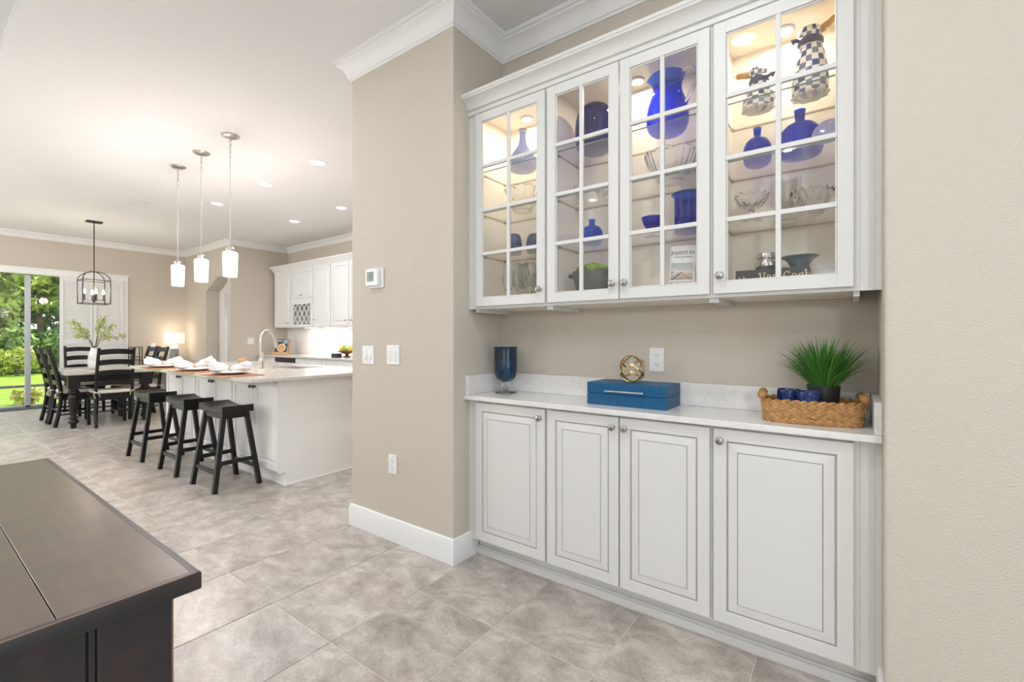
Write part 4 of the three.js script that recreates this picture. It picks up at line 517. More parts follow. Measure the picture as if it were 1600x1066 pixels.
  for (let k = 0; k < nb; k++) { // thin folded blades that arch outwards
    const a = rr(0, 6.2832), q = Math.sqrt(rnd()), r0 = q * 0.036, lean = 0.06 + q * rr(0.4, 1.25), L = rr(0.13, 0.225) * (1 - 0.06 * q), w = rr(0.0022, 0.0036), bend = rr(0.15, 0.9) * (0.3 + q), g = rr(0.75, 1.3), n = 6, P = [];
    let x = Math.cos(a) * r0, z = Math.sin(a) * r0, y = 0.117, e = lean * 0.55; const aa = a + rr(-0.35, 0.35);
    for (let i = 0; i <= n; i++) { const ww = w * (i < 2 ? 0.75 + 0.12 * i : 1 - ((i - 2) / (n - 2)) ** 1.6) + 0.0002; P.push([[x - Math.sin(aa) * ww, y, z + Math.cos(aa) * ww], [x + Math.cos(aa) * ww * 0.3, y - ww * 0.3, z + Math.sin(aa) * ww * 0.3], [x + Math.sin(aa) * ww, y, z - Math.cos(aa) * ww]]); const s = L / n; x += Math.cos(aa) * Math.sin(e) * s; z += Math.sin(aa) * Math.sin(e) * s; y += Math.cos(e) * s; e += bend / n; }
    if (P.some(q => q[1][2] < -0.138)) continue;
    for (let i = 0; i < n; i++) for (const [s, t] of [[0, 1], [1, 2]]) { const A = P[i][s], B = P[i][t], C = P[i + 1][t], D = P[i + 1][s]; pos.push(...A, ...B, ...C, ...A, ...C, ...D); for (let v = 0; v < 6; v++) col.push(g, g * (0.95 + 0.1 * i / n), g * 0.9); }
  }
  const bg = new THREE.BufferGeometry(); bg.setAttribute('position', new THREE.Float32BufferAttribute(pos, 3)); bg.setAttribute('color', new THREE.Float32BufferAttribute(col, 3)); bg.computeVertexNormals();
  const bm = M.blade.clone(); bm.vertexColors = true; const blades = new THREE.Mesh(bg, bm); blades.name = 'grass_blades'; blades.userData.kind = 'stuff'; blades.castShadow = blades.receiveShadow = true; p.add(blades);
}
{ // dark wooden chest or table at the lower left
  const X1 = -1.066, X2 = -2.56, Z1 = -0.380, Z2 = 0.085, T = 0.76, t = thing('sideboard', 'dark stained wooden sideboard with a worn plank top, in the lower left corner', 'sideboard', [(X1 + X2) / 2, 0, (Z1 + Z2) / 2]), W = (X1 - X2) / 2, D = (Z2 - Z1) / 2;
  for (let k = 0; k < 3; k++) { const z0 = -D + 0.014 + k * 0.1975, z1 = k === 2 ? D - 0.014 : z0 + 0.196; obj('plank', bb(-W + 0.014, W - 0.014, T - 0.022, T, z0, z1, 0.0012), M.deskTop, t); }
  { const i = 0.0142, w = W - i, d = D - i; obj('edge_molding', [moulding([[0, d], [w, d], [w, -d], [-w, -d], [-w, d], [0.001, d]], [[0, T - 0.037], [i - 0.004, T - 0.037], [i - 0.0012, T - 0.0358], [i, T - 0.033], [i, T - 0.0035], [i - 0.001, T - 0.001], [i - 0.0035, T], [0, T]], false), bb(-w - 0.002, w + 0.002, T - 0.037, T - 0.0225, -d - 0.002, d + 0.002)], M.deskSide, t); }
  const w = W - 0.047, d = D - 0.034, H = T - 0.037;
  for (const sx of [-1, 1]) for (const sz of [-1, 1]) obj('post', bb(sx * w - (sx > 0 ? 0.05 : 0), sx * w + (sx > 0 ? 0 : 0.05), 0, H, sz * d - (sz > 0 ? 0.118 : 0), sz * d + (sz > 0 ? 0 : 0.118), 0.004, 2), M.deskSide, t);
  for (const sx of [-1, 1]) { obj('side_board', bb(sx * w - 0.02 - (sx > 0 ? 0.004 : -0.02), sx * w - (sx > 0 ? 0.004 : -0.024), 0.06, H, -d + 0.119, -d + 0.129, 0.001), M.deskSide, t); obj('side_panel', bb(sx > 0 ? w - 0.022 : -w + 0.006, sx > 0 ? w - 0.006 : -w + 0.022, 0.06, H, -d + 0.132, d - 0.119, 0.001), M.deskSide, t); }
  obj('back_panel', bb(-w + 0.051, w - 0.051, 0.06, H, -d + 0.008, -d + 0.024), M.deskSide, t);
  obj('worn_edge', [bar([W - 0.0016, T - 0.0002, -D + 0.01], [W - 0.0016, T - 0.0002, D - 0.08], 0.0022, 0.0022, [0, 1, 0], 0.0005), bar([w - 0.001, 0.02, -d + 0.001], [w - 0.001, H, -d + 0.001], 0.003, 0.003, [1, 0, 0], 0.0008)], M.deskWorn, t);
  for (const s of [-1, 1]) { const q = obj('door', bb(s > 0 ? 0.004 : -w + 0.052, s > 0 ? w - 0.052 : -0.004, 0.08, H - 0.02, d - 0.022, d - 0.004, 0.002), M.deskSide, t); const k = obj('knob', knobShape.clone(), M.bronze, q); k.position.set(s * 0.05, 0.45, d - 0.004); }
}

// ---------------------------------------------------------------- kitchen island
const RS = [[0, -0.019], [0, -0.002], [0.002, 0], [0.056, 0], [0.059, -0.011], [0.066, -0.011], [0.092, -0.002], [0.095, -0.0035], [0.098, -0.002]];
{
  const U = 0.856, names = ['white island cabinet with two doors behind the stool nearest the pier, at the end panel', 'white island cabinet with two doors, middle unit behind the stools', 'white island cabinet with two doors at the far left end of the island'];
  for (let i = 0; i < 3; i++) {
    const x1 = -3.792 - i * U, x0 = x1 - U + 0.0006, c = (x0 + x1) / 2, w = U / 2 - 0.0003, t = thing('island_cabinet', names[i], 'cabinet', [c, 0, 0]);
    obj('carcass', [bb(-w, -w + 0.018, 0.115, 0.883, -2.96, -1.926), bb(w - 0.018, w, 0.115, 0.883, -2.96, -1.926), bb(-w, w, 0.115, 0.883, -1.944, -1.926), bb(-w, w, 0.115, 0.883, -2.96, -2.942), bb(-w, w, 0.115, 0.133, -2.96, -1.926)], M.isl, t); obj('toe_kick', [bb(-w, w, 0, 0.115, -2.92, -1.975), bb(-w, w, 0, 0.018, -1.975, -1.963, 0.003)], M.isl, t);
    for (const s of [-1, 1]) { const dw = U / 2 - 0.012, d = panelDoor(dw, 0.735, t, s * (U / 4 - 0.003), 0.495, -1.906, M.isl, RS, []); knob(-s * (dw / 2 - 0.028), 0.315, 0, d).material = M.bronze; }
    if (!i) obj('end_panel', [bb(w, w + 0.0035, 0.115, 0.883, -2.96, -1.905), bb(w, w + 0.0035, 0, 0.115, -2.96, -1.975), bb(w + 0.0035, w + 0.0125, 0, 0.018, -2.96, -1.965, 0.003)], M.isl, t);
  }
  const s = thing('island_countertop', 'pale speckled stone island top with rounded corners and an inset sink', 'countertop', [0, 0.884, 0]);
  const out = roundRect(-6.80, -3.70, -3.05, -1.655, 0.14, 8), hole = roundRect(-5.38, -4.68, -2.93, -2.52, 0.04, 4).reverse();
  obj('slab', prism(out.map(([x, z]) => [x, -z]).reverse(), 0.024, 0.003, [hole.map(([x, z]) => [x, -z])]).rotateX(-Math.PI / 2).translate(0, 0.0035, 0), M.granite, s);
  obj('sink', [bb(-5.40, -4.66, -0.2, -0.19, -2.95, -2.50), bb(-5.40, -5.39, -0.2, 0, -2.95, -2.50), bb(-4.67, -4.66, -0.2, 0, -2.95, -2.50), bb(-5.39, -4.67, -0.2, 0, -2.95, -2.94), bb(-5.39, -4.67, -0.2, 0, -2.51, -2.50)], M.steel, s);
  const f = thing('kitchen_faucet', 'tall brushed nickel gooseneck faucet standing on the island', 'faucet', [-5.05, 0.9145, -2.36], Math.PI / 2);
  obj('base', lathe([[0.001, 0], [0.030, 0], [0.031, 0.006], [0.026, 0.014], [0.0245, 0.05], [0.0225, 0.10], [0.001, 0.10]], 24), M.nickel, f);
  obj('spout', tube([[0, 0.08, 0], [0, 0.2, 0], [0, 0.30, 0], [0.012, 0.362, 0], [0.055, 0.40, 0], [0.105, 0.385, 0], [0.135, 0.335, 0], [0.148, 0.29, 0]], 0.0165, 14, 48), M.nickel, f);
  obj('spray_head', rod([0.146, 0.298, 0], [0.166, 0.215, 0], 0.0205, 16, 0.017), M.nickel, f);
  obj('lever', [rod([0, 0.065, 0], [-0.004, 0.075, 0.045], 0.013, 12), rod([-0.004, 0.07, 0.045], [-0.012, 0.17, 0.062], 0.0065, 10, 0.009)], M.nickel, f);
  const d = thing('soap_dispenser', 'low round nickel soap button beside the faucet', 'soap dispenser', [-4.90, 0.9145, -2.40]); obj('base', disc(0.024, 0.012, 20), M.nickel, d); obj('button', at(disc(0.016, 0.01, 20), 0, 0.012, 0), M.nickel, d);
  const b = thing('brown_sponge', 'brown rounded scrubber lying behind the nearest plate on the island', 'sponge', [-5.40, 0.9145, -2.33]); { const g = new THREE.SphereGeometry(1, 20, 14), p = g.attributes.position; for (let i = 0; i < p.count; i++) { const n = 1 + 0.08 * noise2(p.getX(i) * 3, p.getY(i) * 3 + p.getZ(i) * 2); p.setXYZ(i, p.getX(i) * n, p.getY(i) * n, p.getZ(i) * n); } g.computeVertexNormals(); g.scale(0.075, 0.042, 0.055); obj('body', at(g, 0, 0.062, 0), M.bread, b); obj('dish', lathe([[0.001, 0], [0.05, 0], [0.085, 0.012], [0.10, 0.022], [0.097, 0.024], [0.05, 0.008], [0.001, 0.006]], 28), M.white, b); }
}
{ // place settings
  const where = ['nearest the faucet', 'in the middle of the three settings', 'at the far left end of the island'];
  const mats = [[-4.30, -1.765], [-5.05, -1.755], [-5.90, -1.755]];
  mats.forEach(([x, z], i) => {
    const m = thing('placemat', 'brown woven placemat on the island, ' + where[i], 'placemat', [x, 0.9147, z]); obj('weave', bb(-0.235, 0.235, 0, 0.004, -0.16, 0.16, 0.002), M.mat, m); obj('rim', [bb(-0.236, 0.236, 0, 0.0055, -0.161, -0.152, 0.002), bb(-0.236, 0.236, 0, 0.0055, 0.152, 0.161, 0.002), bb(-0.236, -0.227, 0, 0.0055, -0.152, 0.152, 0.002), bb(0.227, 0.236, 0, 0.0055, -0.152, 0.152, 0.002)], M.mat, m);
    const p = thing('dinner_plate', 'white dinner plate on a brown placemat, ' + where[i], 'plate', [x - 0.06, 0.9207, z - 0.01]); obj('plate', lathe([[0.001, 0.0], [0.085, 0], [0.095, 0.004], [0.135, 0.016], [0.150, 0.020], [0.150, 0.023], [0.133, 0.020], [0.092, 0.009], [0.001, 0.006]], 40), M.white, p);
    const n = thing('napkin', 'white cloth napkin gathered in a ring, ' + where[i], 'napkin', [x - 0.06, 0.9440, z - 0.01], 0.62 + i * 0.12);
    const N = 22, path = Array.from({ length: N + 1 }, (_, k) => { const u = k / N * 2 - 1; return [u * 0.165, 0.024 + 0.022 * Math.abs(u) * (u > 0 && i === 1 ? 2.0 : 1), 0]; }), rad = path.map((_, k) => { const u = Math.abs(k / N * 2 - 1); const q = 0.016 + 0.052 * Math.sin(Math.min(1, u * 1.25) * Math.PI / 2) ** 1.3; return [Math.min(0.038, q * 0.55), q * (u > 0.96 ? 0.7 : 1)]; });
    const g = loft(path, rad, 40), pp = g.attributes.position; for (let k = 0; k < pp.count; k++) { const a = Math.atan2(pp.getY(k) - 0.03, pp.getZ(k)), w = 1 + 0.13 * Math.sin(a * 7 + pp.getX(k) * 20) + 0.06 * Math.sin(a * 13); pp.setZ(k, pp.getZ(k) * w); pp.setY(k, Math.max(0.0005, 0.026 + (pp.getY(k) - 0.026) * w)); } g.computeVertexNormals(); obj('cloth', g, M.cloth, n);
    obj('ring', at(new THREE.TorusGeometry(0.019, 0.0055, 8, 20).rotateY(Math.PI / 2), 0, 0.026, 0), M.wood, n);
  });
}
{ // saddle stools
  function stool(lab) {
    const t = thing('bar_stool', lab, 'stool', [0, 0, 0], 0, 'black saddle stools along the island'), H = 0.68, seat = [], n = 14, L = 0.2275, D = 0.12;
    const up = [], low = []; for (let k = 0; k <= n; k++) { const u = k / n * 2 - 1; up.push([u * L, H - 0.026 * (1 - u * u)]); low.push([u * L, H - 0.052 - 0.004 * (1 - u * u)]); }
    const g = prism([...low, ...up.reverse()], D * 2 - 0.006, 0.003).translate(0, 0, -D + 0.003); obj('seat', flat(toCreasedNormals(g, 0.6)), M.black, t);
    const top = H - 0.05, foot = (sx, sz) => [sx * 0.213, 0, sz * 0.172], head = (sx, sz) => [sx * 0.168, top, sz * 0.085], on = (sx, sz, y) => { const f = foot(sx, sz), h = head(sx, sz), k = y / top; return f.map((v, i) => v + (h[i] - v) * k); };
    for (const sx of [-1, 1]) for (const sz of [-1, 1]) obj('leg', bar(foot(sx, sz).map((v, i) => i === 1 ? 0.001 : v), head(sx, sz), 0.034, 0.040, [1, 0, 0], 0.003), M.black, t);
    obj('apron', [bar(on(-1, -1, top - 0.03), on(1, -1, top - 0.03), 0.02, 0.05, [0, 1, 0]), bar(on(-1, 1, top - 0.03), on(1, 1, top - 0.03), 0.02, 0.05, [0, 1, 0]), bar(on(-1, -1, top - 0.03), on(-1, 1, top - 0.03), 0.02, 0.05, [0, 1, 0]), bar(on(1, -1, top - 0.03), on(1, 1, top - 0.03), 0.02, 0.05, [0, 1, 0])], M.black, t);
    for (const s of [-1, 1]) { obj('stretcher', bar(on(-1, s, 0.155), on(1, s, 0.155), 0.018, 0.034, [0, 1, 0]), M.black, t); obj('stretcher', bar(on(s, -1, 0.225), on(s, 1, 0.225), 0.018, 0.034, [0, 1, 0]), M.black, t); }
    return t;
  }
  const a = stool('black saddle-seat wooden stool closest to the tan pier, in front of the island'); a.position.set(-4.262, 0, -1.702); a.rotation.y = 0.01;
  dup(a, 'black saddle-seat wooden stool, middle of the three along the island', [-5.02, 0, -1.69], -0.01); dup(a, 'black saddle-seat wooden stool closest to the dining table, last along the island', [-5.87, 0, -1.665], 0.012);
}

// ---------------------------------------------------------------- kitchen along the back wall
{
  const zk = -4.85, zf = -4.52, top = 2.53, bot = 1.435;
  function upper(x0, x1, lab, doors, extra) {
    const c = (x0 + x1) / 2, w = (x1 - x0) / 2 - 0.0006, t = thing('wall_cabinet', lab, 'cabinet', [c, 0, 0]);
    if (!extra) obj('carcass', bb(-w, w, bot, top, zk + 0.002, zf - 0.02), M.kcab, t); else obj('carcass', [bb(-w, w, 1.93, top, zk + 0.002, zf - 0.02), bb(-w, w, bot, 1.47, zk + 0.002, zf - 0.02), bb(-w, -w + 0.02, 1.47, 1.93, zk + 0.002, zf - 0.02), bb(w - 0.02, w, 1.47, 1.93, zk + 0.002, zf - 0.02), bb(-w, w, 1.47, 1.93, zk + 0.002, zk + 0.02)], M.kcab, t);
    for (const [a, b, y0, y1, k, ky] of doors) { const d = panelDoor(b - a - 0.006, y1 - y0, t, (a + b) / 2 - c, (y0 + y1) / 2, zf, M.kcab, RS, []); const h = obj('handle', rod([-0.03, 0, 0.02], [0.03, 0, 0.02], 0.006, 8), M.bronze, d); h.position.set(k * ((b - a) / 2 - 0.06), ky - (y0 + y1) / 2, 0); }
    return t;
  }
  upper(-9.14, -8.52, 'tall white kitchen wall cabinet at the left end, left of the wine rack', [[-9.13, -8.53, bot + 0.01, top - 0.02, 1, 1.52]]);
  const w = upper(-8.52, -7.745, 'white kitchen wall cabinet with a diamond lattice wine rack below its flap door', [[-8.51, -7.755, 1.975, top - 0.02, 0, 2.02]], true);
  obj('rack_frame', [bb(-0.38, -0.305, 1.445, 1.96, zf - 0.02, zf), bb(0.305, 0.38, 1.445, 1.96, zf - 0.02, zf), bb(-0.305, 0.305, 1.86, 1.96, zf - 0.02, zf), bb(-0.305, 0.305, 1.445, 1.485, zf - 0.02, zf)], M.kcab, w);
  { const x0 = -0.305, x1 = 0.305, y0 = 1.485, y1 = 1.86, s = 0.152, k = 1.25; for (const d of [-1, 1]) for (let i = -6; i <= 8; i++) { // slanted bars clipped to the opening
      const f = x => y0 + d * k * (x - x0) + i * s * k, g = y => x0 + (y - y0 - i * s * k) / (d * k); let pts = []; for (const x of [x0, x1]) { const y = f(x); if (y >= y0 && y <= y1) pts.push([x, y]); } for (const y of [y0, y1]) { const x = g(y); if (x > x0 && x < x1) pts.push([x, y]); } if (pts.length < 2 || Math.hypot(pts[0][0] - pts[1][0], pts[0][1] - pts[1][1]) < 0.05) continue;
      obj('lattice_bar', bar([...pts[0], zf - 0.012 + d * 0.004], [...pts[1], zf - 0.012 + d * 0.004], 0.009, 0.020, [1, 0, 0], 0.001), M.kcab, w); } }
  upper(-7.745, -7.20, 'white kitchen wall cabinet just right of the wine rack', [[-7.735, -7.21, bot + 0.01, top - 0.02, -1, 1.56]]);
  upper(-7.20, -6.15, 'white kitchen wall cabinet with two doors, partly hidden by the tan pier', [[-7.19, -6.68, bot + 0.01, top - 0.02, 1, 1.53], [-6.67, -6.16, bot + 0.01, top - 0.02, -1, 1.53]]);
  tag(obj('crown_molding', moulding([[-9.14, zk + 0.01], [-9.14, zf], [-6.15, zf]], [[0.0006, 2.505], [0.004, 2.505], [0.006, 2.525], [0.016, 2.535], [0.03, 2.565], [0.06, 2.60], [0.066, 2.605], [0.066, 2.625], [0.0006, 2.625]]), M.kcab), 'white crown moulding on top of the kitchen wall cabinets', 'molding');
  tag(obj('kitchen_backsplash', bb(-9.235, -4.0, 0.915, 1.52, zk + 0.001, zk + 0.012), std(lin(0.82, 0.80, 0.77), 0.2)), 'glossy white backsplash behind the kitchen counter', 'backsplash');
  const b = (x0, x1, lab, n, drawer) => { const c = (x0 + x1) / 2, h = (x1 - x0) / 2 - 0.0006, t = thing('kitchen_base_cabinet', lab, 'cabinet', [c, 0, 0]); obj('carcass', bb(-h, h, 0.11, 0.883, zk + 0.015, -4.265), M.kcab, t); obj('toe_kick', bb(-h, h, 0, 0.11, zk + 0.015, -4.32), M.kcab, t); for (let i = 0; i < n; i++) { const u = (2 * h) / n, m = -h + u * (i + 0.5); const dr = new THREE.Group(); dr.name = 'drawer'; t.add(dr); dr.position.set(m, 0.79, -4.245); obj('front', rings(u - 0.01, 0.16, RS.map(([a, z]) => [a * 0.5, z])), M.kcab, dr); obj('handle', rod([-0.04, 0, 0.02], [0.04, 0, 0.02], 0.006, 8), M.bronze, dr); panelDoor(u - 0.01, 0.57, t, m, 0.415, -4.245, M.kcab, RS, []); } };
  b(-9.23, -8.55, 'white kitchen base cabinet left of the dishwasher', 1); b(-7.85, -6.95, 'white kitchen base cabinet right of the dishwasher', 1); b(-6.95, -4.6, 'long white kitchen base cabinet behind the faucet, running towards the pier', 3);
  const d = thing('dishwasher', 'steel dishwasher with black control edge under the back counter', 'dishwasher', [-8.2, 0, 0]); obj('body', bb(-0.345, 0.345, 0.11, 0.88, zk + 0.02, -4.27), M.black, d); obj('door', bb(-0.31, 0.31, 0.12, 0.80, -4.268, -4.238, 0.006), M.steel, d); obj('control_strip', bb(-0.345, 0.345, 0.81, 0.878, -4.268, -4.235, 0.004), M.black, d); obj('handle', rod([-0.27, 0.74, -4.20], [0.27, 0.74, -4.20], 0.011, 10), M.steel, d); obj('toe_kick', bb(-0.345, 0.345, 0, 0.11, zk + 0.02, -4.32), M.black, d);
  tag(obj('kitchen_countertop', bb(-9.235, -4.55, 0.884, 0.914, zk + 0.013, -4.215, 0.004), M.granite), 'speckled stone counter along the back wall of the kitchen', 'countertop');
  for (const [x, n] of [[-8.13, 'left'], [-7.47, 'middle'], [-6.75, 'right']]) { const t = thing('under_cabinet_light', { left: 'slim light bar under the cabinet with the wine rack', middle: 'slim light bar under the cabinet right of the wine rack', right: 'slim light bar under the cabinet beside the tan pier' }[n], 'under-cabinet light', [x, bot, -4.70]); obj('housing', bb(-0.2, 0.2, -0.012, -0.0002, -0.03, 0.03, 0.003), M.white, t); obj('lens', bb(-0.18, 0.18, -0.0132, -0.0121, -0.02, 0.02), M.puck, t); const l = new THREE.RectAreaLight(new THREE.Color(1, 0.93, 0.88), 32, 0.34, 0.05); l.position.set(x, bot - 0.016, -4.70); l.rotation.x = -Math.PI / 2; scene.add(l); }
  const cover = paint(256, 320, (x, W, H) => { x.fillStyle = '#3a3c44'; x.fillRect(0, 0, W, H); x.fillStyle = '#8fa3b8'; x.fillRect(150, 10, 96, 90); x.fillStyle = '#e9e6df'; for (let k = 0; k < 5; k++) x.fillRect(24 + k * 22, 22, 14, 26); x.fillStyle = '#e8dcc8'; x.beginPath(); x.ellipse(130, 190, 92, 88, 0, 0, 7); x.fill(); x.fillStyle = '#d08a52'; x.beginPath(); x.ellipse(130, 192, 74, 70, 0, 0, 7); x.fill(); for (let k = 0; k < 60; k++) { x.fillStyle = ['#f0c48a', '#a8552a', '#e9d9a8', '#7c8c3c'][k % 4]; x.beginPath(); x.arc(130 + Math.cos(k * 2.4) * (k % 11) * 6, 192 + Math.sin(k * 2.4) * (k % 11) * 5.6, 8, 0, 7); x.fill(); } });
  const s = thing('cookbook_stand', 'light wooden cookbook stand at the left of the back counter', 'book stand', [-8.80, 0.9145, -4.50], 0.6); obj('ledge', [bb(-0.155, 0.155, 0, 0.022, -0.06, 0.10, 0.004), bb(-0.155, 0.155, 0.022, 0.055, 0.085, 0.10, 0.003)], M.wood, s); obj('back', bar([0, 0.02, 0.0], [0, 0.28, -0.10], 0.25, 0.012, [0, 0, 1]), M.wood, s);
  const k = thing('cookbook', 'cookbook with a round dish of food on its dark cover, on the wooden stand', 'book', [-8.765, 0.9375, -4.446], 0.6); const g = new THREE.Group(); g.name = 'book_block'; g.rotation.x = -0.36; k.add(g); obj('pages', bb(-0.112, 0.112, 0.005, 0.285, -0.018, -0.001), M.cloth, g); obj('cover', bb(-0.116, 0.116, 0, 0.29, -0.001, 0.0005), M.blackSoft, g); obj('cover_print', at(new THREE.PlaneGeometry(0.232, 0.29), 0, 0.145, 0.001), std(lin(1, 1, 1), 0.3, { map: cover }), g, true);
  const fb = thing('fruit_bowl', 'low brown footed bowl at the right end of the back counter', 'bowl', [-6.78, 0.9145, -4.56]); obj('bowl', lathe([[0.001, 0.05], [0.04, 0.052], [0.10, 0.075], [0.15, 0.10], [0.148, 0.106], [0.09, 0.084], [0.001, 0.062]], 28), std(lin(0.22, 0.10, 0.04), 0.45), fb); obj('foot', lathe([[0.001, 0.001], [0.07, 0.001], [0.072, 0.008], [0.03, 0.02], [0.026, 0.05], [0.001, 0.05]], 24), std(lin(0.22, 0.10, 0.04), 0.45), fb);
  const cols = [[0.62, 0.50, 0.06], [0.34, 0.42, 0.05], [0.70, 0.52, 0.05], [0.45, 0.46, 0.06], [0.66, 0.42, 0.06], [0.38, 0.45, 0.08]]; cols.forEach((q, i) => { const a = i * 1.05, f = thing('pear', 'yellow green pear in the brown footed bowl on the back counter', 'fruit', [-6.78 + Math.cos(a) * 0.084, 0.9145 + 0.088 + (i % 2) * 0.012, -4.56 + Math.sin(a) * 0.084], a, 'pears in the footed bowl'); obj('flesh', lathe(smoothProfile([[0.001, 0], [0.03, 0.006], [0.04, 0.035], [0.031, 0.066], [0.019, 0.088], [0.008, 0.10], [0.001, 0.101]], 20), 18), std(lin(...q), 0.45), f); obj('stem', rod([0, 0.1, 0], [0.006, 0.12, 0], 0.002, 6), M.bark, f); });
  const sm = thing('tin_box', 'small dark grey box on the back counter beside the fruit bowl', 'box', [-6.80, 0.9145, -4.38]); obj('body', bb(-0.075, 0.075, 0, 0.052, -0.05, 0.05, 0.004), M.blackSoft, sm); obj('lid', bb(-0.077, 0.077, 0.0525, 0.066, -0.052, 0.052, 0.004), M.planter, sm);
}

// ---------------------------------------------------------------- dining area
{
  const t = thing('dining_table', 'dining table with pale plank top and dark turned legs', 'table', [-9.28, 0, -1.90]), L = 0.83, W = 0.48;
  for (let k = 0; k < 5; k++) obj('top_board', bb(-L, L, 0.728, 0.76, -W + k * 0.192 + 0.0006, -W + (k + 1) * 0.192 - 0.0006, 0.004), M.tableTop, t);
  obj('apron', [bb(-L + 0.09, L - 0.09, 0.625, 0.7275, -W + 0.06, -W + 0.085), bb(-L + 0.09, L - 0.09, 0.625, 0.7275, W - 0.085, W - 0.06), bb(-L + 0.06, -L + 0.085, 0.625, 0.7275, -W + 0.09, W - 0.09), bb(L - 0.085, L - 0.06, 0.625, 0.7275, -W + 0.09, W - 0.09)], M.espresso, t);
  for (const sx of [-1, 1]) for (const sz of [-1, 1]) obj('leg', [at(bb(-0.062, 0.062, 0.545, 0.7275, -0.062, 0.062, 0.004), sx * (L - 0.085), 0, sz * (W - 0.085)), at(lathe(smoothProfile([[0.001, 0.001], [0.026, 0.001], [0.034, 0.06], [0.052, 0.075], [0.056, 0.095], [0.04, 0.115], [0.036, 0.125], [0.048, 0.135], [0.048, 0.15], [0.034, 0.165], [0.040, 0.22], [0.054, 0.36], [0.056, 0.43], [0.044, 0.455], [0.046, 0.465], [0.064, 0.485], [0.064, 0.505], [0.048, 0.52], [0.05, 0.548]], 70), 24), sx * (L - 0.085), 0, sz * (W - 0.085))], M.espresso, t);
}
{ // ladder-back chairs: rear posts, four bowed slats, seat, cushion with ties
  function chair(lab) {
    const t = thing('dining_chair', lab, 'chair', [0, 0, 0]), post = s => spline([[s * 0.205, 0.001, -0.235], [s * 0.203, 0.22, -0.195], [s * 0.20, 0.45, -0.175], [s * 0.196, 0.75, -0.215], [s * 0.19, 1.095, -0.30]], 16), back = y => y < 0.45 ? -0.175 : lerpA([[-0.175], [-0.19], [-0.215], [-0.245], [-0.30]], clamp((y - 0.45) / 0.645))[0];
    for (const s of [-1, 1]) { obj('back_post', loft(post(s), Array(17).fill([0.019, 0.024]), 8), M.espresso, t); obj('leg', bar([s * 0.20, 0.001, 0.19], [s * 0.20, 0.435, 0.19], 0.038, 0.038), M.espresso, t); }
    [0.60, 0.745, 0.89, 1.035].forEach((y, i) => { const n = 10, pos = [], idx = [], w = 0.19, hh = [0.032, 0.034, 0.036, 0.036][i]; for (let k = 0; k <= n; k++) { const u = k / n * 2 - 1, z = back(y) - 0.022 * (1 - u * u), yy = y + 0.014 * (1 - u * u); for (const [dy, dz] of [[-hh, 0.008], [hh, 0.008 - 0.005], [hh, -0.008 - 0.005], [-hh, -0.008]]) pos.push(u * w, yy + dy, z + dz); } for (let k = 0; k < n; k++) for (let q = 0; q < 4; q++) { const a = k * 4 + q, b = k * 4 + (q + 1) % 4; idx.push(a, a + 4, b, b, a + 4, b + 4); } const g = new THREE.BufferGeometry(); g.setAttribute('position', new THREE.Float32BufferAttribute(pos, 3)); g.setIndex(idx); obj('slat', flat(toCreasedNormals(g.toNonIndexed(), 0.6)), M.espresso, t); });
    obj('seat', prism([[-0.195, -0.17], [0.195, -0.17], [0.22, 0.205], [-0.22, 0.205]].map(([x, z]) => [x, -z]), 0.016, 0.006).rotateX(-Math.PI / 2).translate(0, 0.436, 0), M.espresso, t);
    obj('apron', [bar([-0.18, 0.40, 0.19], [0.18, 0.40, 0.19], 0.018, 0.055, [0, 1, 0]), bar([-0.2, 0.40, -0.17], [-0.2, 0.40, 0.17], 0.018, 0.055, [0, 1, 0]), bar([0.2, 0.40, -0.17], [0.2, 0.40, 0.17], 0.018, 0.055, [0, 1, 0]), bar([-0.18, 0.40, -0.18], [0.18, 0.40, -0.18], 0.018, 0.055, [0, 1, 0])], M.espresso, t);
    for (const [a, b] of [[[-0.2, 0.17, -0.2], [-0.2, 0.17, 0.18]], [[0.2, 0.17, -0.2], [0.2, 0.17, 0.18]], [[-0.19, 0.24, 0.19], [0.19, 0.24, 0.19]], [[-0.19, 0.22, -0.195], [0.19, 0.22, -0.195]]]) obj('stretcher', rod(a, b, 0.011, 10), M.espresso, t);
    const c = obj('cushion', (() => { const g = new RoundedBoxGeometry(0.40, 0.045, 0.37, 4, 0.02); return at(g, 0, 0.481, 0.015); })(), M.cushion, t);
    for (const s of [-1, 1]) obj('tie', [tube([[s * 0.19, 0.485, -0.15], [s * 0.226, 0.487, -0.18], [s * 0.205, 0.488, -0.215], [s * 0.175, 0.487, -0.19]], 0.004, 6, 12), tube([[s * 0.205, 0.488, -0.215], [s * 0.23, 0.515, -0.235], [s * 0.245, 0.50, -0.23]], 0.004, 6, 8), tube([[s * 0.205, 0.488, -0.215], [s * 0.235, 0.46, -0.235], [s * 0.215, 0.41, -0.24]], 0.004, 6, 8), tube([[s * 0.205, 0.488, -0.215], [s * 0.17, 0.455, -0.22], [s * 0.165, 0.42, -0.22]], 0.004, 6, 8)], M.cushion, c);
    return t;
  }
  const a = chair('dark ladder-back chair seen full from behind, at the near end of the dining table'); a.position.set(-8.52, 0, -1.895); a.rotation.y = -Math.PI / 2;
  dup(a, 'dark ladder-back chair at the far end of the table, before the white shutter', [-10.28, 0, -1.95], Math.PI / 2);
  dup(a, 'dark ladder-back chair on the garden side of the table, front one of two seen edge-on', [-8.995, 0, -1.60], Math.PI); dup(a, 'dark ladder-back chair on the garden side of the table, nearer the glass door', [-9.55, 0, -1.60], Math.PI);
  dup(a, 'dark ladder-back chair on the lamp side of the table, closer to the island', [-9.02, 0, -2.375], 0); dup(a, 'dark ladder-back chair on the lamp side of the table, closer to the far wall', [-9.525, 0, -2.375], 0);
}
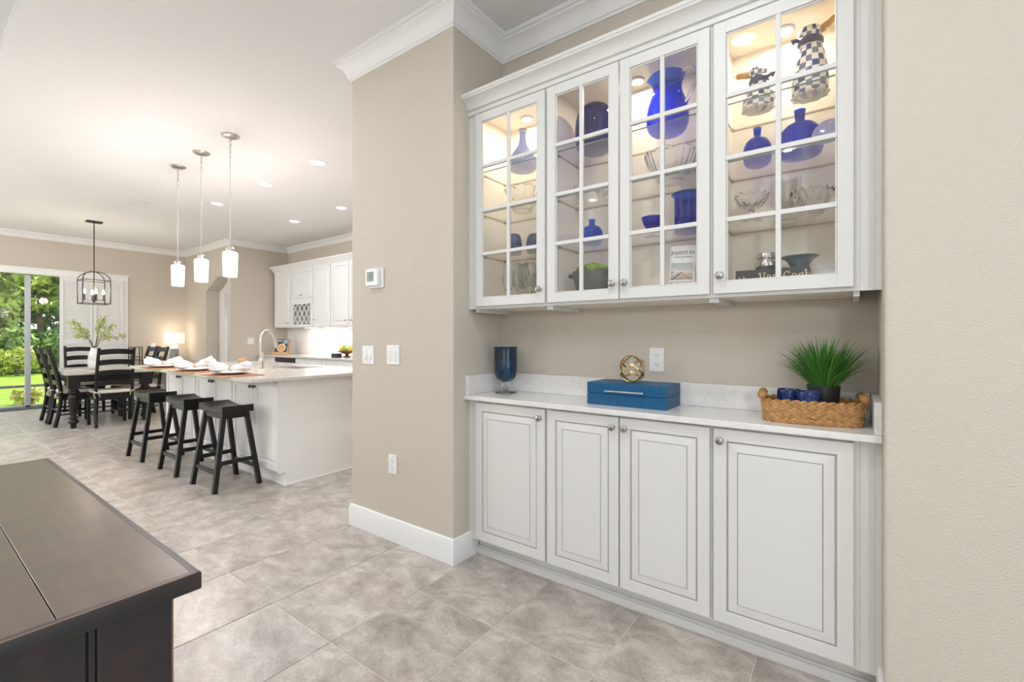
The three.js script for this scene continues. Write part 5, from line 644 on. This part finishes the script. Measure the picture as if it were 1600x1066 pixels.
{ // vase of branches, magazine
  const v = thing('branch_vase', 'tall pale ceramic vase standing in the middle of the dining table', 'vase', [-9.32, 0.7605, -1.88]); obj('body', lathe(smoothProfile([[0.001, 0.001], [0.056, 0.001], [0.072, 0.02], [0.079, 0.09], [0.073, 0.2], [0.058, 0.27], [0.044, 0.305], [0.048, 0.325], [0.044, 0.325], [0.039, 0.305], [0.001, 0.28]], 40), 32), M.white, v);
  const b = thing('leafy_branches', 'sprays of pale green leafy branches spreading from the ceramic vase', 'branches', [-9.32, 0.7605, -1.88]), R = [0.806, 0, -0.592], leaves = [], stems = [];
  const ends = [[-0.52, 0.60, 0.1], [-0.30, 0.72, -0.12], [-0.42, 0.52, 0.05], [0.02, 0.66, 0.1], [0.28, 0.78, -0.08], [0.22, 0.66, 0.12], [0.50, 0.50, 0.05], [0.36, 0.52, -0.1], [-0.12, 0.62, -0.15]];
  for (const [e0, y, d] of ends) { const F = [-0.592, 0, -0.806], E = (k, e = e0 * 0.78) => [R[0] * e * k + F[0] * d * k, 0, R[2] * e * k + F[2] * d * k], P = [[0, 0.28, 0], [E(0.22)[0], 0.42, E(0.22)[2]], [E(0.6)[0], 0.42 + (y - 0.42) * 0.72, E(0.6)[2]], [E(1)[0], y, E(1)[2]]]; stems.push(tube(P, 0.004, 5, 16)); const c = new THREE.CatmullRomCurve3(P.map(p => V(...p)));
    for (let k = 0; k < 44; k++) { const p = c.getPoint(0.42 + 0.58 * Math.sqrt(rnd())), g = new THREE.CircleGeometry(1, 6); g.scale(rr(0.010, 0.017), rr(0.018, 0.028), 1); g.rotateX(rr(-1.2, 1.2)); g.rotateY(rr(0, 6.28)); g.rotateZ(rr(-1, 1)); leaves.push(at(g, p.x + rr(-0.045, 0.045), p.y + rr(-0.04, 0.04), p.z + rr(-0.045, 0.045))); } }
  obj('stem', stems, M.bark, b); obj('leaves', leaves, phy(lin(0.52, 0.58, 0.24), 0.6, { transmission: 0.35, thickness: 0 }), b).userData.kind = 'stuff';
  const m = thing('magazine', 'white magazine lying on the garden-side end of the dining table', 'magazine', [-9.05, 0.7605, -1.58], 0.3); obj('pages', bb(-0.11, 0.11, 0, 0.008, -0.145, 0.145, 0.001), M.cloth, m); obj('cover', bb(-0.112, 0.112, 0.0082, 0.0092, -0.147, 0.147), M.white, m);
}
{ // corner: console, lamp, small rack
  const c = thing('console_table', 'narrow black console table in the far corner under the lamp', 'table', [-11.16, 0, -3.36]); obj('top', bb(-0.19, 0.19, 0.715, 0.745, -0.36, 0.36, 0.004), M.espresso, c); obj('apron', bb(-0.17, 0.17, 0.60, 0.714, -0.33, 0.33), M.espresso, c); for (const sx of [-1, 1]) for (const sz of [-1, 1]) obj('leg', bar([sx * 0.16, 0.001, sz * 0.32], [sx * 0.16, 0.60, sz * 0.32], 0.04, 0.04), M.espresso, c); obj('shelf', bb(-0.16, 0.16, 0.16, 0.18, -0.32, 0.32), M.espresso, c);
  const l = thing('table_lamp', 'table lamp with white drum shade and grey diamond-patterned base, in the far corner', 'lamp', [-11.12, 0.7455, -3.475]);
  const pat = paint(256, 256, (x, w, h) => { x.fillStyle = '#e6e2da'; x.fillRect(0, 0, w, h); for (let i = 0; i < 5; i++) for (let j = 0; j < 3; j++) for (const [k, f] of [[1, '#5d6266'], [0.62, '#dcd8d0'], [0.48, '#5d6266']]) { const cx = i * 64, cy = j * 128, a = 29 * k, b = 60 * k; for (const o of [0, 1]) { x.fillStyle = f; x.beginPath(); x.moveTo(cx + o * 32, cy - b + o * 64); x.lineTo(cx + a + o * 32, cy + o * 64); x.lineTo(cx + o * 32, cy + b + o * 64); x.lineTo(cx - a + o * 32, cy + o * 64); x.fill(); if (o === 0) continue; } } });
  pat.wrapS = pat.wrapT = THREE.RepeatWrapping;
  obj('base', [new THREE.CylinderGeometry(0.075, 0.075, 0.255, 32, 1, true).translate(0, 0.145, 0)], std(lin(1, 1, 1), 0.3, { map: pat }), l, true); obj('foot', lathe([[0.001, 0], [0.078, 0], [0.078, 0.018], [0.001, 0.018]], 32), M.white, l); obj('neck', lathe([[0.075, 0.272], [0.072, 0.282], [0.05, 0.292], [0.05, 0.335], [0.058, 0.34], [0.058, 0.352], [0.001, 0.352]], 32), M.white, l);
  obj('shade', lathe([[0.176, 0.378], [0.179, 0.378], [0.172, 0.60], [0.169, 0.60], [0.176, 0.378]], 40), M.shade, l); obj('stem', rod([0, 0.35, 0], [0, 0.46, 0], 0.006), M.nickel, l); obj('bulb', at(lathe(smoothProfile([[0.001, 0], [0.014, 0.004], [0.016, 0.02], [0.028, 0.05], [0.022, 0.078], [0.001, 0.088]], 20), 18), 0, 0.45, 0), M.bulb, l);
  const p = new THREE.PointLight(new THREE.Color(1, 0.82, 0.64), 0.14, 0, 2); p.position.set(-11.12, 0.7455 + 0.50, -3.475); p.castShadow = true; scene.add(p);
  const s = thing('wire_rack', 'small open black metal stand against the far wall left of the lamp', 'stand', [-11.2, 0, -2.86]); for (const sx of [-1, 1]) for (const sz of [-1, 1]) obj('post', rod([sx * 0.08, 0.001, sz * 0.085], [sx * 0.08, 1.06, sz * 0.085], 0.0085, 8), M.bronze, s); for (const y of [0.86, 0.80, 0.40]) obj('shelf', bb(-0.085, 0.085, y, y + 0.012, -0.09, 0.09), M.bronze, s); obj('rail', [bar([-0.08, 1.055, -0.085], [0.08, 1.055, -0.085], 0.012, 0.012), bar([-0.08, 1.055, 0.085], [0.08, 1.055, 0.085], 0.012, 0.012), bar([-0.08, 1.055, -0.085], [-0.08, 1.055, 0.085], 0.012, 0.012), bar([0.08, 1.055, -0.085], [0.08, 1.055, 0.085], 0.012, 0.012)], M.bronze, s);
}

// ---------------------------------------------------------------- the garden beyond the glass
struct('lawn', (() => { const g = new THREE.PlaneGeometry(60, 50, 60, 50).rotateX(-Math.PI / 2).translate(-41.9, 0, -3), p = g.attributes.position; for (let i = 0; i < p.count; i++) p.setY(i, -0.13 + 0.03 * fbm(p.getX(i) * 0.3, p.getZ(i) * 0.3, 3)); g.computeVertexNormals(); return g; })(), M.lawn);
struct('garden_bed', [bb(-12.9, -11.54, -0.3, -0.075, -12, 8)], M.mulch);
{
  const e = thing('porch_screen', 'dark low rail of the porch screen running across the garden view', 'rail', [-12.95, 0, 0]); obj('rail', bb(-0.025, 0.025, 0.27, 0.32, -9, 6, 0.003), M.aluDark, e); for (const z of [-8.9, -5.9, 0.6, 3.4, 5.9]) obj('post', bb(-0.025, 0.025, -0.12, 3.1, z - 0.025, z + 0.025, 0.003), M.aluDark, e);
  const leafG = (() => { const g = new THREE.BufferGeometry(); g.setAttribute('position', new THREE.Float32BufferAttribute([0, -0.5, 0, 0.22, 0, 0.06, 0, 0, -0.02, 0, -0.5, 0, 0, 0, -0.02, -0.22, 0, 0.06, 0, 0.5, 0, 0, 0, -0.02, 0.22, 0, 0.06, 0, 0.5, 0, -0.22, 0, 0.06, 0, 0, -0.02], 3)); g.computeVertexNormals(); return flat(g); })();
  function foliage(n, f, size, c0, c1, parent) { const m = new THREE.InstancedMesh(leafG, M.leaf, n), q = new THREE.Object3D(), c = new THREE.Color(); for (let i = 0; i < n; i++) { const [x, y, z] = f(); q.position.set(x, y, z); q.rotation.set(rr(0, 6.28), rr(0, 6.28), rr(0, 6.28)); q.scale.setScalar(size * rr(0.6, 1.4)); q.updateMatrix(); m.setMatrixAt(i, q.matrix); const t = rnd(), k = rr(0.7, 1.2); c.setRGB((c0[0] + (c1[0] - c0[0]) * t) * k, (c0[1] + (c1[1] - c0[1]) * t) * k, (c0[2] + (c1[2] - c0[2]) * t) * k); m.setColorAt(i, c); } m.name = 'foliage'; m.userData.kind = 'stuff'; m.castShadow = m.receiveShadow = true; parent.add(m); return m; }
  const blobs = (list) => () => { const [x, y, z, r] = list[Math.floor(rnd() * list.length)], u = V(rr(-1, 1), rr(-1, 1), rr(-1, 1)).normalize().multiplyScalar(r * (0.55 + 0.45 * Math.sqrt(rnd()))); return [x + u.x, Math.max(0.02, y + u.y), z + u.z]; };
  const tree = (lab, x, z, h, r, n, c0, c1) => { const t = thing('garden_tree', lab, 'tree', [x, -0.13, z]); obj('trunk', [loft(spline([[0, 0, 0], [0.05, h * 0.2, 0.03], [-0.04, h * 0.4, 0.06], [0.06, h * 0.62, 0]], 10), Array.from({ length: 11 }, (_, i) => [0.12 - 0.006 * i, 0.12 - 0.006 * i]), 10), ...[0, 1, 2, 3, 4].map(k => rod([0, h * (0.3 + 0.06 * k), 0.03], [Math.cos(k * 1.3) * r * 0.7, h * (0.5 + 0.09 * k), Math.sin(k * 1.3) * r * 0.7], 0.05, 7, 0.02))], M.bark, t); const L = []; for (let k = 0; k < 16; k++) { const a = rr(0, 6.28), q = Math.sqrt(rnd()) * r * 0.75; L.push([Math.cos(a) * q, h * rr(0.34, 0.92), Math.sin(a) * q, r * rr(0.3, 0.5)]); } foliage(n, blobs(L), 0.30, c0, c1, t); };
  const shrub = (lab, x, z, h, r, n, c0, c1, size = 0.22) => { const t = thing('garden_shrub', lab, 'shrub', [x, -0.13, z]); obj('stem', [0, 1, 2, 3].map(k => rod([0.05 * k - 0.07, 0, 0], [Math.cos(k * 1.7) * r * 0.5, h * 0.6, Math.sin(k * 1.7) * r * 0.5], 0.025, 6, 0.01)), M.bark, t); const L = []; for (let k = 0; k < 9; k++) { const a = rr(0, 6.28), q = Math.sqrt(rnd()) * r * 0.7; L.push([Math.cos(a) * q, h * rr(0.15, 0.78), Math.sin(a) * q, r * rr(0.35, 0.5)]); } foliage(n, blobs(L), size, c0, c1, t); };
  const lime = [[0.30, 0.42, 0.05], [0.52, 0.62, 0.10]], mid = [[0.10, 0.22, 0.03], [0.26, 0.40, 0.06]], deep = [[0.05, 0.13, 0.025], [0.12, 0.25, 0.05]];
  [[-27.5, 1.2, 6.2, 2.2, mid], [-27.0, -2.4, 6.6, 2.1, lime], [-28.5, -4.0, 7.4, 2.2, mid], [-27.2, -5.6, 6.6, 2.0, lime], [-28.5, -8.6, 7.0, 2.4, mid], [-31.0, -3.0, 7.6, 2.6, deep], [-31.0, -6.6, 8.4, 2.8, deep], [-30, -11.5, 7.5, 2.8, mid], [-30, 3.8, 7.0, 2.8, deep]].forEach(([x, z, h, r, c], i) => tree(['broad green garden tree out of view left of the glass door', 'yellow green garden tree left of the door mullion, under the patch of sky', 'mid green garden tree standing behind the door mullion', 'yellow green garden tree right of the door mullion', 'mid green garden tree hidden behind the shutter', 'tall dark garden tree behind the left pane, at the back', 'tall dark garden tree behind the right pane, at the back', 'garden tree far to the right beyond the shutter', 'dark garden tree far to the left out of view'][i], x, z, h, r, 2600, ...c));
  [[-25.6, 0.6, 2.2, 1.2, deep], [-25.4, -1.5, 2.0, 1.1, deep], [-25.3, -2.7, 1.9, 1.1, mid], [-25.5, -3.7, 2.2, 1.1, deep], [-25.2, -4.7, 2.1, 1.1, mid], [-25.6, -5.9, 2.3, 1.3, deep], [-25.6, -8.0, 2.2, 1.4, mid]].forEach(([x, z, h, r, c], i) => shrub(['dark hedge shrub out of view left of the glass door', 'dark shrub at the left edge of the view, at the back of the lawn', 'mid green shrub left of the door mullion, at the back of the lawn', 'dark shrub just behind the door mullion, at the back of the lawn', 'mid green shrub right of the door mullion, at the back of the lawn', 'dark shrub beside the white shutter, at the back of the lawn', 'shrub at the back of the lawn hidden by the shutter'][i], x, z, h, r, 1500, ...c));
  shrub('low yellow green bush in front of the hedge, left of the door mullion', -24.0, -2.75, 1.0, 0.75, 900, [0.34, 0.42, 0.06], [0.60, 0.62, 0.12], 0.18); shrub('small pale grassy clump at the near edge of the lawn, by the door mullion', -13.6, -1.72, 0.34, 0.26, 260, [0.5, 0.5, 0.16], [0.7, 0.62, 0.26], 0.14);
  const bh = thing('hedge_wall', 'tall dense dark hedge closing the garden behind the trees', 'hedge', [-33.5, -0.13, -3]); foliage(9000, () => [rr(-1.2, 1.2), rr(0.1, 4.2), rr(-20, 16)], 0.5, [0.05, 0.12, 0.03], [0.14, 0.26, 0.06], bh); obj('stem', Array.from({ length: 30 }, (_, k) => rod([0, 0, -19 + k * 1.2], [rr(-0.4, 0.4), 3, -19 + k * 1.2 + rr(-0.4, 0.4)], 0.06, 6, 0.03)), M.bark, bh);
}

// ---------------------------------------------------------------- draw
renderer.render(scene, camera);
